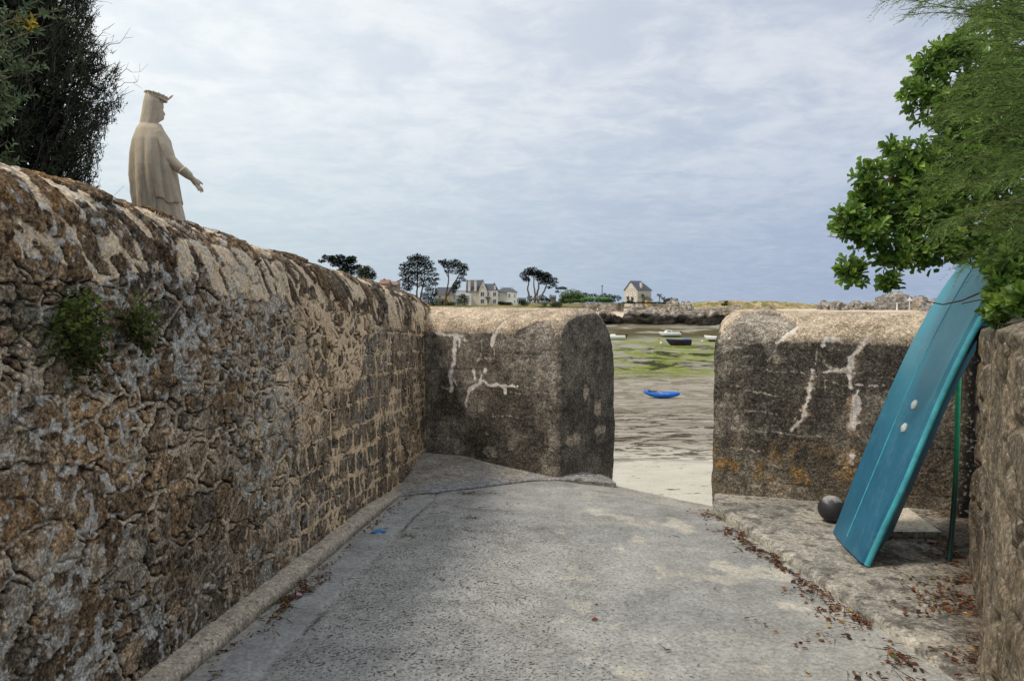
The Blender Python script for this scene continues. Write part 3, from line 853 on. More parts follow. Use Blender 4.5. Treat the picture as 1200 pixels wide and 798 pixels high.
# ------------------------------------------------------------------ turquoise boat propped on its stern
def frame(o_, x, y, z):
    m = Matrix.Identity(4)
    for i in range(3): m[i][0], m[i][1], m[i][2], m[i][3] = x[i], y[i], z[i], o_[i]
    return m
def turquoise_boat():
    N0 = onplat(1023, 668); F0 = onplat(978, 621)
    F0 = N0 + unit(F0 - N0) * .90
    top = at(1143, 360, 4.72)
    T = unit(F0 - N0); L = top - N0; L = unit(L - T * L.dot(T)); n = np.cross(L, T)
    root = empty('dinghy', (0, 0, 0), 'turquoise plastic dinghy leaning upside down against the right wall', 'dinghy')
    root.matrix_world = frame(N0 + n * .01, T, L, n)
    Wd, Ln = .90, 2.42
    g = G('turquoise_plastic'); p = g.pos()
    nz = g.noise(p, 3, 5, .65)
    c = g.mix(g.rng(nz, .3, .7), (.012, .108, .195), (.024, .155, .255))
    lenm = g.n('SeparateXYZ', {0: g.n('TexCoord').outputs['Object']}).outputs[1]
    c = g.mix(g.rng(lenm, .7, 2.2, 0, .8), c, (.045, .36, .43))
    scr = g.noise(g.pos((60, 3, 60)), 1.2, 4, .7)
    c = g.mix(g.rng(scr, .56, .70, 0, .45), c, (.12, .33, .40))
    c = g.mix(g.rng(g.noise(p, 7, 7, .8), .52, .66, 0, .30), c, (.14, .30, .36))
    c = g.mix(g.rng(g.noise(p, 60, 3, .6), .66, .74, 0, .5), c, (.22, .42, .46))
    c = g.mix(g.rng(g.noise(p, 5, 6, .75), .55, .75, 0, .45), c, (.03, .09, .11))
    M = g.done(c, g.rng(nz, .3, .7, .34, .52), g.bump(g.noise(p, 90, 3, .6), .12, .002), .45)
    Ml = pmat('pale_turquoise_edge', (.06, .36, .43), .45, .25, 14, .2, dirt=((.03, .12, .14), .5))
    nt_, ns = 90, 61
    t = np.linspace(0, 1, nt_)
    half = Wd / 2 * np.where(t < .70, 1.0, np.sqrt(np.clip(1 - (np.clip(t - .70, 0, 1) / .335) ** 2.2, 0, 1)))
    half = half * (1 - .11 * (1 - ss(0, .28, t)))
    s = np.linspace(-1, 1, ns)
    def height(a):               # across: flat V with a keel crease and round chines
        a = np.abs(a)
        return .020 * (1 - a) + .040 * ss(1.0, .93, a)
    S, Tt = np.meshgrid(s, t)
    H = np.repeat(half[:, None], ns, 1)
    x = Wd / 2 + S * (H - .022); y = Tt * Ln
    rock = -.13 * np.clip((Tt - .45) / .55, 0, 1) ** 2
    z = height(S) + rock + .003 * (fbm2(S * 3, Tt * 5, 3, 4) - .5)
    mb = MB(); P = np.stack([x, y, z], -1); mb.grid(P)
    # sides and stern turned under, open on the far side like any dinghy
    def rim(k):
        return np.concatenate([P[::-1, 0], P[0, 1:-1], P[:, -1]])
    r0 = rim(0)
    cen = np.array([Wd / 2, Ln * .48, 0])
    r1 = r0.copy(); r1[:, 2] -= .165; r1[:, :2] = cen[:2] + (r1[:, :2] - cen[:2]) * np.array([.30, .80])
    r1[:, 1] = np.maximum(r1[:, 1], .03)
    r2 = cen + (r1 - cen) * np.array([.86, .97, 1]); r3 = r2 + np.array([0, 0, .10])
    mb.grid(np.stack([r0, r1, r2, r3]))
    mb.ngon(r3)
    o = mb.obj('hull', M, root, True)
    es = o.modifiers.new('es', 'EDGE_SPLIT'); es.split_angle = R(38)
    # keel crease and rubbing edge as their own strips
    k = MB(); kt = np.linspace(.03, .93, 60)
    kz = np.interp(kt, t, P[:, ns // 2, 2]); 
    k.tube(np.stack([np.full(60, Wd / 2), kt * Ln, kz - .002], -1), .0065, 6); k.obj('keel_strip', Ml, root, True)
    e = MB(); ep = np.concatenate([P[::-1, 0], P[:, -1]])
    ep = np.concatenate([P[:, 0], P[-1, 1:-1], P[::-1, -1]])
    e.tube(ep + np.array([0, 0, .006]), .021, 8)
    q = ep + np.array([0, 0, -.035]); 
    e.obj('gunwale_edge', Ml, root, True)
    # two white drain fittings
    Mw = pmat('white_fitting', (.72, .72, .68), .5, .15, 40, .1, dirt=((.2, .2, .18), .4))
    iv = root.matrix_world.inverted()
    for px, py in ((1071, 474), (1059, 501)):
        d = Vector(ray(px, py)); o0 = iv @ Vector((0, 0, EYE)); dv = iv.to_3x3() @ d
        tt = (.05 - o0.z) / dv.z; hit = o0 + dv * tt
        hz_ = float(height((hit.x - Wd / 2) / (Wd / 2))) + .0
        tt = (hz_ + .004 - o0.z) / dv.z; hit = o0 + dv * tt
        f = MB(); a = np.arange(24) / 24 * 2 * math.pi
        rings = [(.034, -.002), (.034, .006), (.026, .011), (.016, .012), (.012, .018), (.001, .019)]
        f.grid(np.stack([np.stack([hit.x + r_ * np.cos(a), hit.y + r_ * np.sin(a), hz_ + h + 0 * a], -1) for r_, h in rings]), None, True)
        f.obj('drain_plug', Mw, root, True)
    return root
turquoise_boat()

def buoy():
    c = np.array([2.595, 5.80, float(plat_z(5.81)) + .004]); 
    r = .108
    root = empty('buoy', c + np.array([0, 0, 0]), 'round dark grey mooring buoy half hidden behind the turquoise dinghy', 'buoy')
    g = G('grey_rubber'); p = g.pos()
    zc = g.n('SeparateXYZ', {0: g.n('TexCoord').outputs['Object']}).outputs[2]
    n = g.noise(p, 22, 5, .7)
    f = g.math('ADD', g.rng(zc, r * .9, r * 2, 0, 1), g.rng(n, .3, .7, -.25, .25))
    c_ = g.mix(g.rng(f, .62, 1.0), (.030, .030, .033), (.40, .38, .35))
    m = g.done(c_, .55, g.bump(n, .2, .003), .4)
    b = MB(); b.ball((0, 0, r), (r, r, r * .98), 24, 36)
    b.obj('ball', m, root, True)
    e = MB(); a = np.linspace(0, 2 * math.pi, 20)
    e.tube(np.stack([.0 + .026 * np.cos(a) + .12, -.05 + 0 * a, r * .55 + .026 * np.sin(a)], -1), .009, 6)
    e.obj('eyelet', m, root, True)
buoy()

def slab():
    cs = [onplat(1006, 622, .05), onplat(1103, 623, .05), onplat(1064, 595, .05), onplat(1000, 597, .05)]
    n = 40; u = np.linspace(0, 1, n)[:, None, None]; v = np.linspace(0, 1, n)[None, :, None]
    P = (cs[0] * (1 - u) + cs[1] * u) * (1 - v) + (cs[3] * (1 - u) + cs[2] * u) * v
    c0 = (cs[0] + cs[1] + cs[2] + cs[3]) / 4
    P[..., 2] += .006 * (fbm2(P[..., 0] * 8, P[..., 1] * 8, 3, 4) - .5)
    mb = MB(); c = mixc((.80, .70, .55), (.66, .57, .45), ss(.4, .65, fbm2(P[..., 0] * 5, P[..., 1] * 5, 4, 3)))
    mb.grid(P, c)
    ring = np.concatenate([P[:, 0], P[-1, 1:], P[::-1, -1][1:], P[0, ::-1][1:-1]])
    r1 = ring.copy(); r1 += unit(r1 - c0) * .006; r1[:, 2] -= .012; r2 = r1.copy(); r2[:, 2] -= .075
    mb.grid(np.stack([ring, r1, r2]), (.25, .23, .185), True)
    o = mb.obj('cover_slab', M_SLAB, None, True)
    es = o.modifiers.new('es', 'EDGE_SPLIT'); es.split_angle = R(50)
    tag(o, 'pale concrete cover slab lying on the pavement behind the turquoise dinghy', 'slab')
slab()

def pole():
    b = onplat(1112, 657); b = b + np.array([0, 0, .0])
    t = at(1127, 415, 5.30)
    k = np.linspace(0, 1, 14)[:, None]
    P = b + (t - b) * k; P[:, 0] += .012 * np.sin(k[:, 0] * 5); 
    col = mixc((.015, .05, .028), (.10, .80, .34), ss(.25, .75, k[:, 0]))  # foot painted darker as shade, top brightened against the dinghy's shadow
    mb = MB()
    for (x, y) in ((.0, 0),):
        mb.tube(P, .018, 8, np.repeat(col, 8, 0), False)
        mb.ngon(P[-1] + .0155 * np.array([[math.cos(a), math.sin(a), 0] for a in np.arange(8) / 8 * 6.283]), col[-1])
    o = mb.obj('pole', pmat('green_paint', (1, 1, 1), .5, .25, 30, .2, use_attr=True), None, True)
    tag(o, 'thin green pole standing on the pavement behind the turquoise dinghy', 'pole')
pole()

# ------------------------------------------------------------------ the stone statue on its pedestal
def statue():
    Y0 = 7.5; tp = at(181, 110, Y0)
    s = .00189; ztop = 1.63
    base = np.array([tp[0], Y0, tp[2] - ztop])
    root = empty('statue', base, 'cream stone statue of a crowned veiled woman holding out one hand behind the wall', 'statue', rz=R(24))
    zz = lambda yz: ztop - (yz - 76) * s
    xx = lambda x: (x - 262) * s * .95
    g = G('statue_stone'); p = g.pos()
    n = g.noise(p, 9, 6, .7); n2 = g.noise(g.pos((6, 6, 1.2)), 2.4, 5, .7)
    zc = g.n('SeparateXYZ', {0: g.n('TexCoord').outputs['Object']}).outputs
    c = g.mix(g.rng(n, .3, .7), (.52, .425, .305), (.66, .56, .425))
    low = g.math('MULTIPLY', g.rng(zc[2], .3, 1.35, 1, .1), g.rng(zc[0], -.25, .12, 1, .15))  # shade of the lower back painted in together with the stain
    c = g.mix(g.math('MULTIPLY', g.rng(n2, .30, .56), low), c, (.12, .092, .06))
    c = g.mix(g.rng(g.noise(p, 30, 5, .7), .58, .72, 0, .5), c, (.26, .22, .165))
    M = g.done(c, .9, g.bump(g.noise(p, 70, 4, .7), .35, .004), .2)
    na = 96
    ph = np.arange(na) / na * 2 * math.pi          # 0 = front (+x)
    # robe body: z, back x, front x, half width
    tab = np.array([(238, 205, 284, .062), (252, 182, 292, .09), (275, 171, 302, .128), (330, 154, 338, .178), (400, 146, 352, .208), (470, 142, 360, .225),
                    (550, 142, 374, .225), (620, 146, 386, .22), (700, 150, 404, .215), (760, 152, 416, .215), (930, 150, 424, .225)], float)
    def stack(zs, off, fold, seed, p0=None, p1=None, namp=1.0, jit=0):
        rows = []
        aa = ph if p0 is None else np.linspace(p0, p1, 120)
        for yz in zs:
            xb, xf, hw = (np.interp(yz, tab[:, 0], tab[:, k]) for k in (1, 2, 3))
            cx, rx = (xx(xb) + xx(xf)) / 2, (xx(xf) - xx(xb)) / 2
            gr = ss(262, 420, yz) * fold
            f = gr * (.75 - 1.5 * np.abs(np.sin(aa * 4.5 + .6 + .35 * np.sin(yz / 140 + seed))) ** .7 + np.sin(aa * 17 + seed + yz / 260) * .28 + np.sin(aa * 5 + .4 * seed + yz / 190) * .40)
            e = 2.3
            cs_, sn = np.cos(aa), np.sin(aa)
            rr = (np.abs(cs_) ** e + np.abs(sn) ** e) ** (-1 / e)
            rows.append(np.stack([cx + (rx + off) * rr * cs_ + f * cs_, (hw + off) * rr * sn + f * sn, zz(yz) + 0 * aa], -1))
        return np.stack(rows)
    mb = MB()
    Pb = stack(np.linspace(238, 930, 80), -.012, .010, 2)
    mb.grid(Pb[::-1], None, True); mb.ngon(Pb[0]); mb.ngon(Pb[-1][::-1])
    # neck + head
    prof = np.array([(84, 296), (100, 303), (122, 307), (146, 308), (154, 305), (163, 306), (176, 314), (183, 317), (188, 309), (194, 310), (198, 308), (203, 310), (208, 307), (214, 301), (222, 288), (234, 276), (250, 276)], float)
    rows = []
    for yz in np.linspace(82, 250, 60):
        xf = np.interp(yz, prof[:, 0], prof[:, 1])
        face = np.interp(yz, [82, 100, 150, 200, 214, 225, 250], [293, 300, 303, 299, 294, 282, 276])
        xb = np.interp(yz, [82, 110, 150, 200, 225, 250], [232, 218, 215, 222, 230, 228])
        hw = np.interp(yz, [82, 100, 150, 185, 205, 222, 250], [.045, .066, .076, .068, .052, .046, .05])
        a = np.where(ph > math.pi, ph - 2 * math.pi, ph)
        cx, rx = (xx(xb) + xx(face)) / 2, (xx(face) - xx(xb)) / 2
        r = rx * np.cos(a)
        x = cx + r + (xf - face) * s * np.exp(-(a / (.20 if 150 < yz < 190 else .34)) ** 2)
        eye = .007 * np.exp(-((yz - 156) / 7) ** 2) * np.exp(-((np.abs(a) - .48) / .20) ** 2)
        x = x - eye
        rows.append(np.stack([x, hw * np.sin(a), zz(yz) + 0 * a], -1))
    Ph = np.stack(rows); mb.grid(Ph[::-1], None, True); mb.ngon(Ph[0]); mb.ngon(Ph[-1][::-1])
    # arms: the near one held out, the far one resting along the body
    def arm(sd, pts, rad): mb.tube([(xx(a), sd * b, zz(c_)) for a, b, c_ in pts], rad, 14)
    arm(-1, [(275, .12, 290), (300, .14, 360), (328, .15, 430), (380, .17, 478), (425, .18, 514), (446, .18, 530)], [.05, .06, .062, .050, .040, .029])
    arm(1, [(275, .12, 290), (300, .14, 370), (320, .13, 440)], [.05, .06, .05])
    for k in range(5): 
        pt = 395 + k * 9; arm(-1, [(pt, .19, 488 + k * 6.5), (pt + 4, .19, 492 + k * 6.5)], [.051 - k * .003] * 2)
    def hand(sd, ox, oy, oz):
        q = lambda a, b, c_: (xx(a + ox), sd * (b + oy), zz(c_ + oz))
        mb.tube([q(438, .18, 522), q(450, .18, 534), q(462, .18, 546), q(472, .18, 558), q(478, .18, 566)], [.024, .029, .034, .033, .024], 14)
        fing = [([(468, .150, 552), (484, .146, 566), (497, .144, 577), (503, .146, 588)], .0105),
                ([(474, .168, 560), (488, .166, 576), (499, .165, 588), (502, .167, 600)], .0108),
                ([(470, .188, 566), (482, .188, 582), (490, .188, 594), (492, .188, 604)], .0105),
                ([(464, .206, 566), (472, .208, 580), (478, .208, 590), (479, .207, 598)], .0095)]
        for pts, r in fing: mb.tube([q(*k) for k in pts], [r * 1.1, r, r * .9, r * .62], 10)
        mb.tube([q(456, .158, 532), q(474, .144, 534), (q(490, .138, 545)), q(502, .138, 556)], [.016, .013, .011, .008], 10)
    hand(-1, 0, 0, 0)
    body = mb.obj('figure', M, root, True)
    rm = body.modifiers.new('remesh', 'REMESH'); rm.mode = 'VOXEL'; rm.voxel_size = .0058; rm.use_smooth_shade = True
    # cloak hanging from the shoulders with an uneven front hem
    def shell(P, name, th=.012):
        m = MB(); m.grid(P); o = m.obj(name, M, root, True)
        so_ = o.modifiers.new('solid', 'SOLIDIFY'); so_.thickness = th; so_.offset = 1
        return o
    zs = np.linspace(244, 930, 110)
    P = stack(zs, .004, .024, 5, R(20), R(340))
    an = np.linspace(R(20), R(340), 120)
    af = np.minimum(an, 2 * math.pi - an)
    hem = np.interp(af, [R(20), R(60), R(95), R(120), R(180)], [648, 668, 630, 930, 930])
    hem = hem + 4 * np.sin(an * 15)
    f = (zs - zs[0]) / (zs[-1] - zs[0])
    for j in range(120):
        zj = zs[0] + f * (hem[j] - zs[0])
        for k in range(3): P[:, j, k] = np.interp(zj, zs, P[:, j, k].copy()) if k < 2 else zz(zj)
    shell(P[:, ::-1], 'cloak')
    # veil: from the crown over the back of the head, down to the shoulders
    zs = np.linspace(80, 300, 60); rows = []
    a0, a1 = R(58), R(302)
    for yz in zs:
        an = np.linspace(a0 + .25 * ss(190, 300, yz), a1 - .25 * ss(190, 300, yz), 90)
        xb = np.interp(yz, [80, 120, 170, 205, 240, 300], [223, 212, 203, 196, 189, 186])
        xf = np.interp(yz, [80, 120, 170, 205, 240, 300], [296, 303, 302, 296, 284, 278])
        hw = np.interp(yz, [80, 120, 170, 205, 240, 270, 300], [.062, .076, .080, .080, .084, .096, .11])
        cx, rx = (xx(xb) + xx(xf)) / 2, (xx(xf) - xx(xb)) / 2
        fo = .0022 * ss(100, 200, yz) * np.sin(an * 7 + .6) + .0006 * np.sin(an * 24 + yz / 60)
        rows.append(np.stack([cx + (rx + .006 + fo) * np.cos(an), (hw + .004 + fo) * np.sin(an), zz(yz) + 0 * an], -1))
    shell(np.stack(rows)[:, ::-1], 'veil', .009)
    # top of the head under the crown
    # crown: three ridged bands tipped forward, with a row of small points and one taller at the front
    cb = MB(); m2 = 60; a = np.arange(m2) / m2 * 2 * math.pi
    def ringpt(r, h): return np.stack([xx(272) + (.094 + r) * np.cos(a), (.080 + r) * np.sin(a), zz(98) + h - .024 * np.cos(a)], -1)
    pr = [(-.004, -.012), (.004, -.012), (.008, -.006), (.004, 0), (.008, .008), (.004, .014), (.009, .020), (.005, .024), (.011, .031), (.012, .035), (.006, .037), (-.006, .034), (-.01, .0)]
    cb.grid(np.stack([ringpt(r, h) for r, h in pr]), None, True)
    cb.ngon(ringpt(-.01, .0), None)
    for k in range(14):
        th = k / 14 * 2 * math.pi; hh = .062 if k == 0 else .008
        bx, by = xx(272) + .104 * math.cos(th), .090 * math.sin(th); bz = zz(98) + .030 - .024 * math.cos(th)
        cb.tube([(bx, by, bz - .01), (bx + .010 * math.cos(th) * hh / .02, by + .012 * math.sin(th), bz + hh * .35), (bx + .016 * math.cos(th) * hh / .02, by + .018 * math.sin(th), bz + hh * .62)], [.011, .010, .004], 8)
    cb.obj('crown', M, root, True)
    # pedestal under the figure
    pd = MB(); h = base[2] - 1.0
    w = .36
    pd.box(-w - .04, w + .04, -w, w, -h, -h + .18); pd.box(-w + .02, w - .02, -w + .05, w - .05, -h + .182, -.12); pd.box(-w, w, -w + .02, w - .02, -.118, .0)
    pd.obj('pedestal', M, root, False, .012)
    # tilt of the head is carried by the crown; nothing else moves
statue()

# ------------------------------------------------------------------ foliage near the camera
def leaves(mb, P, D, N, ln, wd, C, fold=.25, shape='obovate'):
    """many two-sided leaves: 6 vertices each"""
    n = len(P); D = unit(D); S = unit(np.cross(D, N)); N = np.cross(S, D)
    ln = np.broadcast_to(ln, (n,))[:, None]; wd = np.broadcast_to(wd, (n,))[:, None]
    a, b = ((.35, .26), (.78, .50)) if shape == 'obovate' else ((.30, .5), (.68, .40))
    curl = -.12 * ln
    def v(t, w, h): return P + D * ln * t + S * wd * w + N * (h * wd + curl * t * t)
    V = np.stack([v(0, 0, 0), v(a[0], -a[1], fold), v(b[0], -b[1], fold), v(1, 0, 0), v(b[0], b[1], fold), v(a[0], a[1], fold)], 1)
    I = np.arange(n)[:, None] * 6
    F = np.concatenate([I + np.array([[0, 1, 2, 3]]), I + np.array([[0, 3, 4, 5]])])
    mb.add(V.reshape(-1, 3), F, np.repeat(C, 6, 0))

def blades(mb, P, D, ln, wd, C, tipc=None):
    n = len(P); D = unit(D); S = unit(np.cross(D, rng.normal(size=(n, 3))))
    ln = np.broadcast_to(ln, (n,))[:, None]; wd = np.broadcast_to(wd, (n,))[:, None]
    V = np.stack([P - S * wd * .5, P + S * wd * .5, P + D * ln], 1)
    F = np.arange(n)[:, None] * 3 + np.array([[0, 1, 2]])
    mb.add(V.reshape(-1, 3), F, np.repeat(C, 3, 0))

def curve(a, b, sag, n=8, wob=.03):
    t = np.linspace(0, 1, n)[:, None]
    p = a + (b - a) * t; p[:, 2] += (4 * t * (1 - t))[:, 0] * sag
    p[1:-1] += rng.normal(size=(n - 2, 3)) * wob
    return p

def right_shrub():
    """large broad-leaved shrub growing behind the right wall, hanging over the boat"""
    root = empty('broadleaf_shrub', (3.75, 5.1, 1.3), 'bright green glossy broad-leaved shrub overhanging the turquoise dinghy', 'shrub')
    O = np.array([3.75, 5.1, 1.3])
    # lobes: centre and radius of the leafy masses
    L = []
    for px, py, Y, r, dens in ((1095, 75, 5.0, 24, 1), (1120, 60, 5.0, 24, 1), (1090, 115, 4.95, 32, 1.2), (1125, 130, 5.0, 40, 1.2), (1165, 100, 5.0, 50, 1), (1115, 190, 4.9, 42, 1.3), (1160, 190, 5.1, 50, 1), (1070, 200, 4.8, 36, 1.3),
                         (1060, 245, 4.75, 40, 1.4), (1105, 240, 4.8, 42, 1.3), (1150, 270, 4.6, 45, 1), (1018, 205, 4.65, 19, 1.3), (1022, 240, 4.65, 22, 1.4), (996, 258, 4.6, 20, 1.4), (1015, 275, 4.6, 26, 1.4), (1002, 318, 4.55, 17, 1.5),
                         (1045, 300, 4.6, 22, 1.1), (1043, 330, 4.55, 11, 1.6), (1042, 172, 4.7, 7, 1.6), (1085, 290, 4.65, 28, 1.2), (1118, 290, 4.6, 20, 1), (1200, 150, 5.3, 70, .8), (1200, 260, 5.0, 60, .8), (1240, 80, 5.5, 80, .7), (1170, 20, 5.2, 30, .8)):
        L.append((at(px, py, Y), r / FPX * Y, dens))
    for px, py, Y, r, dens in ((1170, 372, 3.95, 15, 1.6), (1178, 345, 3.9, 22, 1.4), (1190, 320, 3.9, 30, 1.2), (1172, 300, 4.1, 22, 1), (1196, 352, 3.6, 16, 1.5), (1182, 358, 3.75, 15, 1.5)):
        L.append((at(px, py, Y), r / FPX * Y, dens))
    lv, wood = MB(), MB()
    trunkP = np.array([3.9, 5.0, 1.25])
    stems = [curve(trunkP + rng.normal(size=3) * np.array([.1, .1, 0]), np.array([3.7 + .25 * k, 5.1 + .1 * k, 2.3 + .15 * k]), .05, 7, .02) for k in range(4)]
    for st in stems: wood.tube(st - O, np.linspace(.035, .018, 7), 7, (.12, .085, .055))
    for c, r, dens in L:
        st = stems[rng.integers(4)][-1]
        if c[1] < 4.4: st = np.array([3.55, 4.3, 1.9])
        br = curve(st, c, .12 * np.linalg.norm(c - st) * .5, 9, .02)
        wood.tube(br - O, np.linspace(.014, .004, 9), 6, (.10, .07, .045))
        nr = int(27 * dens * max(r / .12, .35) ** 1.75)
        nr = max(nr, 5)
        u = unit(rng.normal(size=(nr, 3))); rad = r * rng.random(nr) ** .42
        pts = c + u * rad[:, None] * np.array([1.0, 1.0, .92])
        for p_, uu in zip(pts, u):
            ax = unit(uu * .75 + np.array([-.18, -.25, .55]) + rng.normal(size=3) * .3)
            k = rng.integers(6, 10)
            if rng.random() < .35:
                tw = curve(p_ - ax * .10 - (p_ - c) * .25, p_, 0, 4, .006); wood.tube(tw - O, [.0035, .003, .003, .0025], 4, (.13, .12, .05), False)
            ang = np.arange(k) * 2.4 + rng.random() * 6
            s1 = unit(np.cross(ax, rng.normal(size=3))); s2 = np.cross(ax, s1)
            tilt = np.linspace(.35, 1.35, k)[:, None] + rng.normal(size=(k, 1)) * .15
            dr = ax * np.cos(tilt) + (s1 * np.cos(ang)[:, None] + s2 * np.sin(ang)[:, None]) * np.sin(tilt)
            base = p_ + ax * np.linspace(.012, -.035, k)[:, None]
            ln = rng.uniform(.046, .082, k) * np.linspace(.75, 1.05, k); 
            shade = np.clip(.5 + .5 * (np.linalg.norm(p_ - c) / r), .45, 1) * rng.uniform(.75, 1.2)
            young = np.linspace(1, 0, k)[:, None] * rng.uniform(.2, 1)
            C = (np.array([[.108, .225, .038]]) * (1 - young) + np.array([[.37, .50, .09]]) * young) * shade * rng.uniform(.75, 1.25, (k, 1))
            if rng.random() < .003: C = np.tile([[.35, .16, .03]], (k, 1))
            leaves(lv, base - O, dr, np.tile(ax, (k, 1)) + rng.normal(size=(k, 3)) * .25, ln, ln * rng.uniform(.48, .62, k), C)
    # bare twig in front of the bow of the dinghy
    wood.tube(np.array([at(1160, 338, 4.1), at(1128, 352, 4.15), at(1105, 357, 4.2), at(1085, 353, 4.2)]) - O, [.006, .005, .004, .003], 6, (.09, .045, .035))
    wood.tube(np.array([at(1158, 350, 4.1), at(1140, 353, 4.1), at(1127, 356, 4.1)]) - O, [.004, .0035, .003], 6, (.09, .045, .035))
    wood.tube(np.array([at(1022, 262, 4.62), at(1010, 285, 4.6), at(990, 279, 4.58), at(970, 277, 4.55)]) - O, [.005, .004, .003, .002], 5, (.09, .06, .04))
    lv.obj('foliage', M_LEAF, root); wood.obj('branches', M_BARK, root, True)
right_shrub()

def tamarisk():
    """feathery sprays sweeping in from the right over the shrub"""
    O = np.array([3.6, 3.9, 1.3])
    root = empty('tamarisk', O, 'feathery fine-leaved tamarisk sweeping in above the right wall', 'tamarisk')
    lv, wood = MB(), MB()
    wood.tube(np.array([O, (3.75, 3.95, 2.0), (3.8, 4.0, 2.8), (3.9, 4.0, 3.4)]) - O, [.06, .05, .04, .03], 8, (.10, .07, .05))
    sprays = []
    for k in range(112):
        py = rng.uniform(-60, 322); Y = rng.uniform(3.35, 4.35)
        lim = np.interp(py, [-60, 0, 10, 30, 60, 100, 130, 200, 250, 280, 322], [1050, 1062, 1075, 1120, 1138, 1118, 1090, 1092, 1062, 1085, 1165])
        x1 = lim + rng.exponential(28)
        if rng.random() < .35: x1 = rng.uniform(1120, 1190)
        sprays.append((x1, py, Y))
    sprays += [(1036, 2, 4.0), (1046, -2, 3.9), (1055, 12, 4.0), (1060, 18, 4.1)]
    for x1, py, Y in sprays:
        a = at(rng.uniform(1240, 1330), py + rng.uniform(-50, 75) * .8, Y + rng.uniform(-.2, .3)); b = at(x1, py, Y)
        n = 16; c = curve(a, b, rng.uniform(.02, .10), n, .006)
        wood.tube(c - O, np.linspace(.006, .0012, n), 5, (.10, .09, .035), False)
        T = unit(np.gradient(c, axis=0))
        m = 34
        tt = rng.uniform(.12, 1.0, m)
        idx = np.clip((tt * (n - 1)).astype(int), 0, n - 2); fr = tt * (n - 1) - idx
        P = c[idx] * (1 - fr[:, None]) + c[idx + 1] * fr[:, None]; t = T[idx]
        side = unit(np.cross(t, np.array([0, 0, 1.0]))) * rng.choice([-1, 1], (m, 1)) * .6 + np.array([0, 0, 1.0]) * rng.normal(size=(m, 1)) * .45
        d = unit(t * .9 + side * .55 + rng.normal(size=(m, 3)) * .10 + np.array([0, 0, .06]))
        ln = rng.uniform(.09, .22, m) * (1.15 - .55 * tt)
        q = 15
        tone = rng.uniform(.6, 1.35, (m, 1)) * rng.uniform(.8, 1.2)
        Cb = np.array([[.20, .285, .075]]) * tone
        for j in range(q):
            f = (j + rng.random(m)) / q
            drp = np.array([0, 0, -.045]) * (f ** 2)[:, None]
            p = P + d * (ln * f)[:, None] + drp
            dd = unit(d + rng.normal(size=(m, 3)) * .38 + np.array([0, 0, -.08]))
            blades(lv, p - O, dd, rng.uniform(.014, .034, m) * (1.1 - .4 * f), .0034, Cb * rng.uniform(.75, 1.3, (m, 1)))
        blades(lv, P - O, d, ln, .003, Cb * .7)
    lv.obj('foliage', M_TAM, root); wood.obj('branches', M_BARK, root, True)
tamarisk()

